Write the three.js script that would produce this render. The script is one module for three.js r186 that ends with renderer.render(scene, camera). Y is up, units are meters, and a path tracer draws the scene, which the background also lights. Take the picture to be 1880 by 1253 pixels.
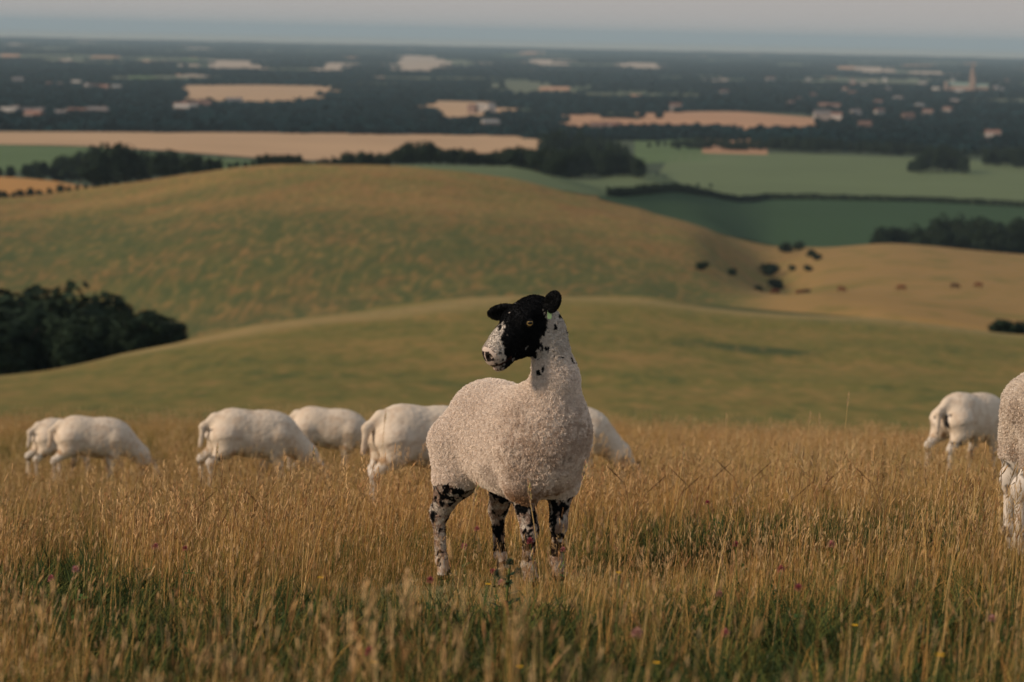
import * as THREE from 'three';
import { mergeGeometries } from 'three/addons/utils/BufferGeometryUtils.js';

// ---------- camera, sky, sun, exposure ----------
const scene = new THREE.Scene();
const renderer = new THREE.WebGLRenderer({ antialias: true });
renderer.toneMapping = THREE.LinearToneMapping;
renderer.toneMappingExposure = 1.12;
renderer.shadowMap.enabled = true;
const camera = new THREE.PerspectiveCamera(16.07, 1880 / 1253, 0.1, 120000);
camera.position.set(0, 1, 0);
camera.rotation.order = 'YXZ';
camera.rotation.set(THREE.MathUtils.degToRad(-7.26), 0, THREE.MathUtils.degToRad(1.22));
camera.focus = 8.65;
camera.userData.fStop = 4.0;

{ // hazy evening sky: pale grey pink low down, cooler grey above
  const w = 64, h = 128, data = new Float32Array(w * h * 4);
  const low = [0.405, 0.37, 0.35], mid = [0.35, 0.355, 0.365], top = [0.235, 0.275, 0.32];
  for (let j = 0; j < h; j++) {
    const el = Math.max(0, ((j + 0.5) / h - 0.5) * 2);           // 0 at the horizon, 1 overhead
    const a = Math.min(1, el / 0.22), b = Math.max(0, (el - 0.22) / 0.78);
    for (let i = 0; i < w; i++) for (let c = 0; c < 4; c++)
      data[(j * w + i) * 4 + c] = c === 3 ? 1 : (el < 0.22 ? low[c] + (mid[c] - low[c]) * a : mid[c] + (top[c] - mid[c]) * b);
  }
  const t = new THREE.DataTexture(data, w, h, THREE.RGBAFormat, THREE.FloatType);
  t.mapping = THREE.EquirectangularReflectionMapping; t.magFilter = t.minFilter = THREE.LinearFilter; t.needsUpdate = true;
  scene.background = t; scene.environment = t;
}
const sun = new THREE.DirectionalLight(new THREE.Color().setRGB(1.0, 0.78, 0.56), 2.9);
sun.position.set(-60, 34, 14); sun.target.position.set(0, 0, -10);
sun.castShadow = true; sun.shadow.radius = 18;
Object.assign(sun.shadow.camera, { left: -60, right: 60, top: 60, bottom: -60, near: 1, far: 300 });
scene.add(sun, sun.target);
scene.fog = new THREE.FogExp2(new THREE.Color().setRGB(0.55, 0.75, 0.90), 0.000042);

// ---------- small helpers ----------
const clamp = (x, a = 0, b = 1) => Math.min(b, Math.max(a, x));
const smooth = (a, b, x) => { const t = clamp((x - a) / (b - a)); return t * t * (3 - 2 * t); };
const lerp = (a, b, t) => a + (b - a) * t;
const mix3 = (a, b, t) => [lerp(a[0], b[0], t), lerp(a[1], b[1], t), lerp(a[2], b[2], t)];
function random(seed) { let s = seed >>> 0; return () => { s = (s + 0x6D2B79F5) >>> 0; let t = s; t = Math.imul(t ^ (t >>> 15), t | 1); t ^= t + Math.imul(t ^ (t >>> 7), t | 61); return ((t ^ (t >>> 14)) >>> 0) / 4294967296; }; }
function hash3(x, y, z) { let h = Math.imul(x, 374761393) ^ Math.imul(y, 668265263) ^ Math.imul(z, 1274126177); h = Math.imul(h ^ (h >>> 13), 1274126177); return ((h ^ (h >>> 16)) >>> 0) / 4294967296; }
function noise3(x, y, z) { // value noise, 0..1
  const X = Math.floor(x), Y = Math.floor(y), Z = Math.floor(z); let u = x - X, v = y - Y, w = z - Z;
  u = u * u * (3 - 2 * u); v = v * v * (3 - 2 * v); w = w * w * (3 - 2 * w);
  const L = (dz) => lerp(lerp(hash3(X, Y, Z + dz), hash3(X + 1, Y, Z + dz), u), lerp(hash3(X, Y + 1, Z + dz), hash3(X + 1, Y + 1, Z + dz), u), v);
  return lerp(L(0), L(1), w);
}
const noise2 = (x, y, s = 0) => noise3(x, y, s + 0.5);
const fbm2 = (x, y, s, n = 3) => { let a = 0, k = 0.5, t = 0; for (let i = 0; i < n; i++) { a += k * noise2(x, y, s + i * 7); t += k; k *= 0.5; x *= 2.07; y *= 2.07; } return a / t; };
const fbm3 = (x, y, z, n = 3) => { let a = 0, k = 0.5, t = 0; for (let i = 0; i < n; i++) { a += k * noise3(x, y, z); t += k; k *= 0.5; x = x * 2.03 + 17; y = y * 2.03 + 5; z = z * 2.03 + 31; } return a / t; };
const taken = new Map();
function numbered(name) { const n = taken.get(name) ?? 0; taken.set(name, n + 1); return n ? name + '_' + String(n).padStart(3, '0') : name; }
function tag(o, label, category, group, kind) { Object.assign(o.userData, { label, category }); if (group) o.userData.group = group; if (kind) o.userData.kind = kind; return o; }
function top(o, name) { o.name = numbered(name); scene.add(o); return o; }
function shade(o) { o.traverse((m) => { if (m.isMesh) { m.castShadow = true; m.receiveShadow = true; } }); return o; }
const matte = (rgb, more = {}) => new THREE.MeshPhysicalMaterial({ color: new THREE.Color().setRGB(...rgb), roughness: 1, specularIntensity: 0.15, ...more });
const painted = (more = {}) => new THREE.MeshPhysicalMaterial({ vertexColors: true, roughness: 1, specularIntensity: 0.12, ...more });
class Soup { // a growing triangle mesh with colours
  constructor() { this.p = []; this.c = []; this.i = []; }
  v(x, y, z, c) { this.p.push(x, y, z); this.c.push(c[0], c[1], c[2]); return this.p.length / 3 - 1; }
  tri(a, b, c) { this.i.push(a, b, c); }
  quad(a, b, c, d) { this.i.push(a, b, c, a, c, d); }
  build() { const g = new THREE.BufferGeometry(); g.setAttribute('position', new THREE.Float32BufferAttribute(this.p, 3)); g.setAttribute('color', new THREE.Float32BufferAttribute(this.c, 3)); g.setIndex(this.i); g.computeVertexNormals(); return g; }
}
const HILL_PROFILES = [
  [-12.04, [[115,18.33],[151.7,22.81],[200,28.89],[260.0,39.06],[530,76.32],[700,69.08],[1000,70.91],[1060,75.4],[1130,77.88],[1300,81.29],[1420,92]]],
  [-9.1, [[115,18.51],[162.6,23.74],[230,30.83],[299.0,41.68],[530,70.81],[700,63.53],[1000,64.46],[1080,70.34],[1300,86]]],
  [-6.11, [[115,18.63],[172.9,24.33],[260,31.84],[338.0,43.05],[530,64.67],[700,57.26],[950,54.22],[1080,63.09],[1300,86]]],
  [-3.09, [[115,18.71],[182.6,25.09],[290,33.42],[377.0,45.18],[530,60.83],[700,54.77],[920,51.29],[1000,55.97],[1150,63.85],[1400,90]]],
  [-0.05, [[115,18.74],[188.8,25.5],[310,34.22],[403.0,46.26],[530,58.26],[700,55.59],[920,55.71],[1000,60.78],[1150,63.43],[1300,76],[1450,92]]],
  [2.99, [[115,18.71],[194.8,26.07],[330,35.7],[429.0,48.26],[530,57.09],[700,59.68],[980,69.85],[1070,76.5],[1150,80.15],[1500,82.29]]],
  [4.47, [[115,18.68],[196.3,26.44],[335,36.9],[435.5,49.89],[530,58.14],[700,63.15],[1020,79.59],[1100,86.33],[1500,96.8]]],
  [6.01, [[115,18.63],[197.7,26.74],[340,37.93],[442.0,51.29],[480,52.79],[650,68.25],[740,78.04],[850,87.72],[1100,93.41],[1250,108]]],
  [7.41, [[115,18.58],[197.2,26.71],[338,38.03],[439.4,51.42],[450,50.13],[750,76.27],[1080,91.6],[1250,107.5]]],
  [9.0, [[115,18.5],[194.8,26.44],[330,37.53],[429.0,50.74],[430,48.51],[700,71.58],[1080,88.91],[1250,107]]],
  [11.94, [[115,18.33],[191.8,26.33],[320,37.83],[416.0,51.14],[430,50.26],[700,71.05],[1080,91.65],[1250,107]]]
];
const FIELDS = [
  ['wheat', [[-479.3,-2115.2],[-443.9,-2119.2],[-408.8,-2125.0],[-372.1,-2123.1],[-331.6,-2097.2],[-291.8,-2068.9],[-252.0,-2033.8],[-213.6,-2000.3],[-177.6,-1980.8],[-143.7,-1981.5],[-112.2,-2024.7],[-79.3,-2069.9],[-44.9,-2117.1],[-9.0,-2166.4],[28.7,-2218.0]], [[-532.1,-2348.7],[-495.4,-2365.1],[-458.1,-2381.8],[-420.4,-2398.8],[-382.1,-2416.0],[-343.3,-2434.4],[-303.6,-2449.3],[-263.3,-2464.6],[-222.6,-2480.5],[-181.4,-2496.9],[-139.4,-2508.5],[-96.9,-2518.0],[-54.0,-2527.8],[-10.9,-2538.0],[32.6,-2548.6]]],
  ['wheat', [[-514.4,-3702.3],[-484.1,-3707.5],[-453.8,-3712.7],[-423.3,-3718.0],[-396.6,-3758.8],[-370.3,-3811.1],[-343.2,-3864.9],[-315.4,-3920.4],[-286.8,-3977.5]], [[-754.2,-5098.9],[-715.2,-5159.7],[-674.9,-5219.5],[-633.4,-5277.8],[-590.9,-5337.5],[-544.1,-5365.7],[-492.7,-5349.4],[-441.5,-5333.3],[-390.7,-5317.3]]],
  ['wheat', [[-104.8,-3136.6],[-91.6,-3143.5],[-78.4,-3150.5],[-65.1,-3157.5],[-51.8,-3164.5],[-38.4,-3171.6],[-24.9,-3178.7],[-11.4,-3185.9],[2.2,-3193.1]], [[-185.3,-4251.2],[-162.1,-4251.7],[-138.9,-4252.3],[-115.6,-4253.0],[-92.4,-4253.6],[-69.1,-4254.3],[-45.9,-4255.0],[-22.6,-4255.7],[0.7,-4256.4]]],
  ['stubble', [[61.2,-2683.9],[71.5,-2689.9],[81.9,-2695.9],[92.3,-2702.0],[102.7,-2708.2],[113.3,-2714.4],[123.8,-2720.6],[134.4,-2726.9],[145.1,-2733.3]], [[24.6,-3523.1],[44.7,-3545.2],[64.9,-3567.5],[85.5,-3590.2],[106.3,-3613.2],[124.4,-3549.2],[141.8,-3487.4],[158.7,-3427.8],[175.0,-3370.2]]],
  ['stubble', [[157.2,-2901.5],[186.0,-2893.0],[214.6,-2884.6],[243.0,-2876.5],[271.4,-2868.6],[300.5,-2870.3],[331.9,-2891.0],[363.7,-2912.3],[396.1,-2934.0]], [[183.9,-3795.5],[227.5,-3839.3],[272.1,-3884.3],[317.7,-3930.4],[362.3,-3954.4],[395.0,-3855.7],[426.1,-3762.0],[455.8,-3673.0],[484.3,-3589.9]]],
  ['stubble', [[172.1,-2239.1],[187.1,-2237.8],[202.1,-2236.5],[217.0,-2235.2],[232.0,-2233.9]], [[221.1,-2880.7],[240.9,-2884.9],[260.7,-2889.1],[280.6,-2893.4],[300.5,-2897.8]]],
  ['stubble', [[-319.3,-2501.4],[-304.1,-2520.4],[-288.6,-2539.8],[-272.9,-2559.4],[-256.9,-2579.5]], [[-421.3,-3271.1],[-397.2,-3269.2],[-373.2,-3267.3],[-349.1,-3265.5],[-325.1,-3263.7]]],
  ['pale', [[-939.6,-7418.1],[-899.7,-7455.7],[-859.4,-7493.6],[-818.6,-7532.0],[-777.5,-7570.9]], [[-1259.6,-9856.9],[-1200.7,-9871.4],[-1141.6,-9886.0],[-1082.3,-9900.7],[-1022.9,-9915.4]]],
  ['pale', [[-645.6,-7380.9],[-610.6,-7407.6],[-575.3,-7434.5],[-539.8,-7461.7],[-504.1,-7489.1]], [[-788.3,-9759.1],[-755.0,-9824.3],[-721.4,-9890.3],[-687.2,-9957.3],[-652.7,-10025.2]]],
  ['pale', [[-542.9,-10281.0],[-475.5,-10193.2],[-409.2,-10107.0],[-344.1,-10022.2],[-280.0,-9938.8]], [[-782.1,-14493.0],[-688.4,-14234.5],[-598.1,-13985.1],[-510.9,-13744.3],[-426.6,-13511.7]]],
  ['pale', [[-405.2,-7522.1],[-357.4,-7535.6],[-309.5,-7549.1],[-261.3,-7562.7],[-213.0,-7576.4]], [[-561.3,-9997.4],[-501.8,-10268.2],[-439.1,-10554.1],[-372.7,-10856.4],[-302.5,-11176.6]]],
  ['pale', [[9.2,-9892.6],[59.0,-9888.5],[108.8,-9884.4],[158.5,-9880.4],[208.2,-9876.4]], [[11.7,-13226.9],[78.3,-13220.6],[144.8,-13214.3],[211.2,-13208.0],[277.6,-13201.8]]],
  ['pale', [[387.0,-9648.7],[447.2,-9665.0],[507.6,-9681.5],[568.1,-9698.1],[628.9,-9714.7]], [[503.3,-12562.6],[578.5,-12515.8],[653.1,-12469.3],[727.2,-12423.2],[800.7,-12377.5]]],
  ['pale', [[482.3,-6244.7],[498.0,-6244.0],[513.7,-6243.2],[529.4,-6242.5],[545.0,-6241.8]], [[616.9,-8113.0],[637.3,-8111.9],[657.6,-8110.8],[678.0,-8109.7],[698.3,-8108.6]]],
  ['pale', [[1375.3,-9922.2],[1421.3,-9952.6],[1467.5,-9983.1],[1514.1,-10013.9],[1560.9,-10044.8]], [[1796.4,-12966.6],[1846.7,-12937.7],[1896.8,-12908.9],[1946.6,-12880.3],[1996.3,-12851.9]]],
  ['green', [[443.1,-2507.4],[452.7,-2510.3],[462.4,-2513.2],[472.1,-2516.2],[481.9,-2519.1]], [[561.6,-3180.2],[572.6,-3177.0],[583.7,-3173.8],[594.7,-3170.7],[605.6,-3167.5]]],
  ['pale', [[443.0,-2342.2],[457.7,-2343.3],[472.4,-2344.4],[487.1,-2345.5],[501.8,-2346.6]], [[566.2,-2995.5],[581.7,-2979.7],[596.9,-2964.1],[612.1,-2948.7],[627.1,-2933.5]]],
  ['green', [[99.7,-2032.3],[111.4,-2044.8],[123.3,-2057.6],[135.3,-2070.4],[147.4,-2083.5],[159.7,-2096.7],[172.2,-2110.0]], [[123.8,-2538.5],[137.8,-2542.2],[151.8,-2546.1],[165.9,-2549.9],[180.0,-2553.8],[194.2,-2557.8],[208.4,-2561.8]]],
  ['pasture', [[-46.7,-958.9],[-10.1,-969.9],[21.1,-999.8],[45.1,-1154.1],[60.0,-1218.5],[85.8,-1344.3],[118.8,-1492.3],[170.8,-1637.1],[204.8,-1643.3],[278.6,-1642.5],[345.3,-1609.4]], [[-55.2,-1133.7],[-11.9,-1139.9],[26.4,-1249.7],[54.7,-1398.9],[72.8,-1478.2],[140.2,-2195.5],[180.1,-2262.8],[236.7,-2267.7],[281.9,-2262.5],[377.9,-2228.2],[467.9,-2180.4]]],
  ['dark', [[35.6,-1029.4],[43.0,-1039.1],[50.0,-1038.8],[66.9,-1047.9],[85.7,-1076.6],[117.3,-1123.9],[139.7,-1121.3],[188.9,-1114.1],[237.1,-1104.9]], [[38.4,-1109.3],[47.7,-1154.0],[57.9,-1204.6],[85.1,-1332.3],[117.9,-1481.3],[169.7,-1626.2],[203.5,-1633.4],[276.9,-1632.7],[343.2,-1599.6]]],
  ['green', [[-397.9,-1755.5],[-375.3,-1760.4],[-317.8,-1771.7],[-259.3,-1781.2],[-192.0,-1789.7]], [[-478.6,-2111.4],[-451.4,-2117.4],[-379.6,-2116.2],[-295.3,-2028.6],[-210.6,-1963.7]]],
  ['barley', [[-239.9,-1058.2],[-203.2,-1065.8],[-181.0,-1069.8]], [[-289.6,-1277.6],[-243.4,-1277.0],[-193.5,-1143.7]]]
];
const TREES = [
  ["belt",-257.3,-1311.4,-71.75,1.13],["belt",-249.9,-1317.8,-70.45,0.86],["belt",-241.8,-1311.9,-68.68,1.17],["belt",-234.4,-1302.3,-65.39,1.04],["belt",-227.2,-1302.8,-62.12,0.95],["belt",-180.1,-1029.9,-52.23,1.13],
  ["belt",-176.3,-1029.2,-50.13,0.85],["belt",-171.9,-1033.7,-47.0,1.19],["belt",-171.8,-1065.8,-49.47,1.04],["belt",-166.8,-1065.7,-51.45,1.09],["belt",-157.3,-1039.6,-53.12,0.98],["belt",-152.2,-1030.4,-50.76,0.96],
  ["belt",-151.4,-1056.8,-51.45,0.97],["belt",-146.2,-1049.0,-52.52,0.96],["belt",-139.4,-1031.8,-52.0,1.19],["belt",-140.5,-1065.4,-54.33,0.86],["belt",-133.9,-1054.9,-54.51,0.85],["belt",-132.5,-1071.1,-56.25,0.92],
  ["belt",-288.2,-1310.4,-77.49,0.97],["belt",-280.9,-1307.5,-75.38,0.89],["belt",-273.8,-1311.3,-75.06,0.86],["belt",-262.7,-1299.5,-73.01,1.06],["hedge",-225.2,-1034.7,-70.01,1.04],["hedge",-218.5,-1020.1,-68.74,0.88],
  ["hedge",-219.0,-1037.6,-70.62,0.91],["hedge",-214.1,-1028.7,-70.52,0.99],["hedge",-212.0,-1035.4,-69.86,1.01],["hedge",-208.7,-1038.0,-68.55,0.86],["hedge",-201.7,-1022.5,-68.97,1.11],["hedge",-199.7,-1037.0,-68.94,0.89],
  ["hedge",-196.2,-1038.9,-67.51,0.95],["hedge",-192.5,-1039.7,-69.13,1.19],["hedge",-188.2,-1037.9,-67.38,1.02],["hedge",-182.6,-1026.5,-66.09,0.98],["hedge",-179.6,-1037.2,-67.68,1.02],["hedge",-174.8,-1030.5,-64.91,1.12],
  ["hedge",-172.0,-1041.9,-65.89,1.12],["hedge",-119.5,-1008.2,-56.59,0.98],["hedge",-115.7,-1003.1,-55.56,1.12],["hedge",-113.6,-1012.7,-55.71,1.08],["hedge",-109.6,-1005.0,-54.66,0.94],["hedge",-107.1,-1010.7,-55.19,1.08],
  ["hedge",-103.3,-1007.6,-54.95,1.11],["hedge",-100.3,-1012.0,-55.24,1.15],["hedge",-97.3,-1014.6,-55.99,1.03],["hedge",-94.1,-1012.4,-55.17,1.18],["hedge",-91.0,-1010.3,-55.57,1.11],["hedge",-88.3,-1007.8,-55.53,1.08],
  ["copse",-106.6,-1009.9,-52.62,1.07],["copse",-102.1,-997.9,-50.11,1.0],["copse",-100.0,-1008.8,-50.7,1.07],["copse",-96.9,-999.8,-50.87,0.87],["copse",-94.4,-999.1,-50.75,0.92],["copse",-92.6,-1003.3,-51.62,1.06],
  ["copse",-90.5,-1014.1,-52.42,0.85],["copse",-98.3,-1158.3,-61.35,0.89],["copse",-92.9,-1148.3,-59.83,1.06],["copse",-90.5,-1157.0,-59.84,1.05],["copse",-85.9,-1159.6,-59.29,1.13],["copse",-81.2,-1152.1,-56.58,1.06],
  ["copse",-78.8,-1175.4,-57.57,1.06],["copse",-73.4,-1148.7,-55.34,0.89],["copse",-69.6,-1152.9,-55.78,1.07],["copse",-65.4,-1161.2,-56.65,0.93],["copse",-61.9,-1160.0,-56.88,1.19],["copse",-57.0,-1156.9,-53.97,1.19],
  ["copse",-53.2,-1158.7,-52.18,1.19],["copse",-49.6,-1163.3,-51.15,0.89],["copse",-45.2,-1158.3,-50.22,1.12],["copse",-40.9,-1165.2,-51.21,0.95],["copse",-35.8,-1157.3,-53.23,0.94],["copse",-32.7,-1158.8,-53.65,1.06],
  ["copse",-29.0,-1167.5,-53.27,1.11],["copse",-25.6,-1159.1,-53.84,1.04],["copse",-22.2,-1165.6,-54.3,1.01],["copse",-18.5,-1167.4,-56.17,0.86],["copse",-15.2,-1176.5,-56.51,1.16],["copse",-11.1,-1172.7,-55.22,1.0],
  ["copse",-7.0,-1168.7,-54.9,1.02],["copse",-2.2,-1162.0,-52.47,1.15],["copse",1.1,-1174.2,-52.11,0.87],["copse",5.7,-1163.1,-52.15,0.95],["copse",10.1,-1155.0,-52.57,1.02],["copse",14.1,-1160.2,-52.13,0.9],
  ["copse",18.1,-1152.8,-51.55,0.93],["copse",0.9,-1444.0,-71.87,0.86],["copse",5.7,-1472.7,-72.68,1.1],["copse",8.6,-1405.9,-68.23,1.08],["copse",13.5,-1398.6,-66.36,0.95],["copse",18.9,-1439.4,-65.66,0.99],
  ["copse",21.7,-1390.7,-63.91,0.89],["copse",25.5,-1391.8,-61.9,1.05],["copse",30.2,-1398.3,-63.38,1.0],["copse",34.6,-1428.7,-63.39,1.18],["copse",39.0,-1446.4,-62.46,0.9],["copse",44.1,-1464.6,-64.34,1.04],
  ["copse",47.5,-1433.6,-62.24,0.94],["copse",51.0,-1397.6,-61.82,0.93],["copse",55.0,-1401.4,-63.22,1.1],["copse",61.1,-1443.1,-64.26,0.88],["copse",63.0,-1406.2,-65.06,1.16],["copse",69.4,-1453.8,-68.52,0.86],
  ["copse",71.3,-1398.2,-67.88,1.18],["copse",21.7,-1870.7,-72.18,1.19],["copse",28.1,-1872.4,-72.42,1.07],["copse",33.8,-1887.0,-69.44,1.06],["copse",39.0,-1872.0,-69.88,1.14],["copse",45.9,-1894.4,-73.15,1.15],
  ["copse",52.2,-1904.9,-73.78,1.11],["copse",56.6,-1863.7,-71.35,0.92],["copse",62.3,-1897.5,-76.05,1.12],["copse",67.8,-1928.4,-76.53,1.07],["copse",71.4,-1868.2,-75.74,0.9],["copse",77.2,-1889.7,-78.17,1.16],
  ["copse",81.8,-1881.3,-79.26,0.91],["field_row",128.2,-2335.2,-104.73,0.86],["field_row",138.3,-2366.7,-104.15,1.09],["field_row",145.8,-2366.8,-102.27,0.89],["field_row",151.9,-2347.3,-98.85,1.11],["field_row",154.5,-2301.5,-95.39,0.93],
  ["field_row",164.4,-2367.5,-98.2,0.98],["field_row",167.1,-2318.8,-95.35,1.11],["field_row",174.3,-2315.2,-92.22,1.09],["field_row",183.6,-2327.9,-95.32,1.19],["field_row",190.6,-2351.9,-93.4,0.99],["field_row",197.2,-2366.2,-96.73,1.03],
  ["field_row",197.9,-2301.4,-91.92,1.16],["field_row",204.6,-2299.6,-96.4,0.94],["field_row",209.7,-2299.6,-93.77,0.94],["field_row",216.0,-2298.4,-93.44,0.86],["field_row",227.3,-2329.5,-94.3,0.99],["field_row",232.8,-2315.3,-93.42,0.89],
  ["field_row",241.8,-2334.4,-97.6,1.15],["field_row",246.9,-2329.7,-91.4,1.02],["field_row",254.6,-2334.9,-92.25,1.1],["field_row",261.3,-2321.8,-90.96,1.14],["field_row",265.9,-2311.5,-89.27,0.88],["field_row",273.6,-2310.7,-92.5,0.9],
  ["field_row",276.8,-2294.2,-88.61,1.0],["field_row",283.5,-2291.7,-88.18,1.1],["field_row",290.5,-2306.8,-88.87,0.98],["field_row",296.2,-2308.0,-90.48,1.11],["field_row",306.2,-2330.8,-94.41,1.12],["field_row",314.6,-2341.2,-93.01,1.08],
  ["field_row",321.8,-2332.0,-94.72,0.94],["field_row",323.8,-2291.3,-91.36,0.87],["field_row",334.7,-2328.4,-92.3,0.95],["field_row",338.8,-2319.4,-94.61,0.86],["field_row",341.8,-2304.8,-90.8,1.15],["field_row",348.6,-2294.8,-93.05,1.0],
  ["field_row",352.3,-2278.7,-91.23,1.05],["field_row",360.9,-2283.2,-93.79,1.04],["field_row",370.2,-2306.7,-94.93,1.18],["field_row",376.2,-2296.5,-91.82,1.17],["field_row",384.1,-2304.1,-94.22,1.12],["field_row",398.4,-2339.3,-96.85,1.06],
  ["field_row",397.2,-2300.3,-97.09,0.87],["field_row",407.0,-2309.8,-94.11,1.02],["field_row",410.4,-2283.4,-95.35,0.95],["field_row",417.8,-2292.2,-96.85,1.11],["field_row",422.0,-2283.7,-95.67,1.19],["field_row",434.5,-2307.8,-99.62,0.99],
  ["field_row",438.1,-2297.9,-99.35,0.86],["field_row",446.4,-2312.6,-96.21,1.17],["field_row",446.8,-2284.4,-98.48,1.09],["field_row",460.8,-2315.7,-98.77,0.98],["field_row",462.8,-2300.0,-97.41,0.91],["field_row",461.0,-2260.3,-94.59,0.96],
  ["field_row",476.6,-2305.5,-97.19,0.99],["field_row",487.8,-2319.0,-99.35,1.09],["field_row",358.1,-2606.6,-99.02,0.98],["field_row",363.1,-2576.8,-99.19,0.95],["field_row",367.3,-2558.8,-95.46,1.05],["field_row",376.2,-2552.3,-99.32,1.18],
  ["field_row",380.1,-2527.1,-98.74,1.11],["field_row",402.3,-2610.5,-103.95,1.09],["field_row",407.6,-2579.5,-101.99,0.92],["field_row",410.1,-2540.0,-101.76,1.19],["field_row",414.5,-2514.4,-98.36,0.99],["field_row",436.9,-2605.2,-103.86,1.17],
  ["field_row",432.0,-2522.6,-99.51,1.09],["field_row",445.3,-2548.3,-102.8,1.16],["field_row",450.4,-2536.2,-100.19,1.07],["field_row",467.1,-2571.7,-101.11,1.12],["field_row",473.0,-2563.6,-100.4,1.14],["field_row",480.3,-2546.5,-103.8,1.0],
  ["clump",326.3,-1991.4,-94.5,0.95],["clump",330.8,-1983.6,-88.34,0.86],["clump",339.5,-2007.8,-85.5,0.91],["clump",344.6,-2009.6,-83.75,1.09],["clump",349.2,-1998.8,-81.08,1.14],["clump",360.1,-2019.5,-83.11,1.08],
  ["clump",365.5,-2009.0,-85.33,1.14],["clump",365.7,-1977.8,-88.28,0.9],["field_row",412.1,-2115.2,-87.79,0.89],["field_row",422.0,-2122.0,-88.09,1.13],["field_row",431.3,-2126.3,-87.3,1.07],["field_row",432.8,-2088.5,-84.62,0.87],
  ["field_row",442.2,-2102.2,-86.77,1.09],["wood",176.2,-1159.8,-87.08,1.04],["wood",183.5,-1172.6,-86.51,0.98],["wood",193.9,-1197.2,-89.9,1.18],["wood",195.8,-1179.5,-90.92,0.95],["wood",195.9,-1153.2,-85.72,1.11],
  ["wood",201.7,-1147.6,-81.1,1.02],["wood",211.3,-1166.4,-81.58,0.95],["wood",215.7,-1161.5,-81.05,0.87],["wood",222.9,-1170.7,-80.18,0.88],["wood",225.3,-1156.7,-79.29,1.19],["wood",237.4,-1187.2,-83.26,0.88],
  ["wood",229.5,-1121.7,-79.61,1.12],["wood",237.9,-1137.8,-78.63,1.01],["wood",240.1,-1123.0,-78.12,0.93],["wood",198.8,-1121.9,-84.82,0.88],["wood",205.8,-1125.6,-85.11,1.03],["wood",211.4,-1126.7,-83.14,1.0],
  ["wood",218.1,-1122.3,-82.93,1.07],["wood",223.8,-1124.1,-81.46,0.99],["wood",232.6,-1125.7,-83.5,0.98],["valley",-66.8,-304.9,-32.08,0.9],["valley",-64.5,-306.9,-32.04,1.2],["valley",-60.0,-294.8,-30.73,1.01],
  ["valley",-57.6,-292.5,-30.52,0.91],["valley",-56.3,-297.5,-31.05,1.16],["valley",-52.5,-291.5,-30.98,1.14],["valley",-50.2,-294.1,-31.3,0.93],["valley",-47.2,-292.6,-32.63,0.91],["valley",-47.1,-306.0,-34.36,0.98],
  ["valley",-43.8,-302.2,-35.02,1.19],["valley",-56.4,-257.6,-29.7,1.08],["valley",-55.5,-263.9,-30.18,1.05],["valley",-52.8,-265.9,-29.82,0.94],["valley",-49.0,-259.5,-29.69,1.02],["valley",-48.1,-270.1,-30.77,1.0],
  ["valley",-45.7,-270.9,-31.74,0.87],["valley",-42.1,-264.8,-31.13,0.97],["valley",-40.4,-266.1,-31.99,1.08],["bush",118.1,-1048.4,-85.9,1.4],["bush",125.2,-1062.6,-86.82,1.4],["bush",122.5,-992.5,-84.35,1.4],
  ["bush",120.4,-952.4,-82.7,1.4],["bush",96.7,-919.9,-84.17,1.4],["bush",101.2,-934.5,-85.18,1.4],["bush",108.3,-933.7,-86.25,1.4],["bush",109.7,-893.3,-84.5,1.4],["bush",93.5,-854.9,-83.39,1.4],
  ["bush",71.1,-696.4,-70.45,1.4],["bush",62.2,-687.2,-69.26,1.4],["bush",50.0,-638.0,-65.28,1.4],["bush",68.5,-327.9,-37.32,1.5],["bush",65.8,-323.4,-37.27,1.5],["bush",70.8,-330.5,-37.43,1.5],
  ["bush",92.0,-1597.4,-82.22,0.9],["bush",132.7,-1755.0,-90.95,0.9],["bush",141.7,-1754.3,-90.32,0.9],
];
const HEDGE_LINE = [[44.9,-1149.1],[58.1,-1208.6],[85.4,-1337.3],[118.2,-1485.3],[170.2,-1631.1],[204.0,-1637.3],[277.6,-1636.6],[344.1,-1603.5]];
const HOUSES = [[-596.3,-2884.5],[-589.2,-2919.8],[-562.2,-2855.8],[-519.3,-2608.4],[-543.8,-2958.6],[-532.3,-2968.5],[-510.4,-2957.3],[-598.4,-2854.1],[-526.5,-2802.5],[-463.4,-3293.1],[-458.1,-3352.1],[-439.9,-3283.8],[-437.0,-3340.4],[-441.6,-3422.0],[-432.1,-3136.2],[-415.1,-3563.9],[-1012.6,-4921.0],[-893.9,-4637.2],[-868.0,-4610.3],[-785.5,-4436.4],[-787.9,-4535.9],[-744.2,-4380.7],[-726.5,-4398.5],[-868.0,-4780.9],[-64.3,-3540.5],[-52.6,-3607.8],[-38.7,-3531.4],[91.1,-2671.0],[106.4,-2724.6],[-29.1,-2686.1],[443.1,-3085.4],[518.2,-4104.0],[533.8,-4082.3],[553.2,-2814.9],[449.1,-5267.7],[767.4,-7372.3],[889.5,-7426.8],[253.6,-3884.9],[772.0,-4921.9],[447.4,-3555.0],[490.2,-4341.0],[1260.7,-6348.6],[704.9,-4251.9],[546.9,-4707.0],[860.5,-4778.7],[1068.4,-5871.9],[779.4,-5772.3],[572.5,-3548.2],[657.2,-3880.3],[579.0,-3875.2],[613.0,-5024.8],[713.8,-4023.1],[914.3,-5987.3],[744.4,-5400.2],[517.3,-3705.9],[465.7,-3534.8],[1273.1,-6470.8],[672.3,-4517.9],[937.5,-6778.5],[1651.1,-8194.8],[1415.9,-7896.4],[1111.5,-6238.2],[1188.6,-7866.8],[940.3,-6592.9],[1036.7,-7522.4],[1060.4,-6153.7],[1182.4,-7092.5]];
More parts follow.
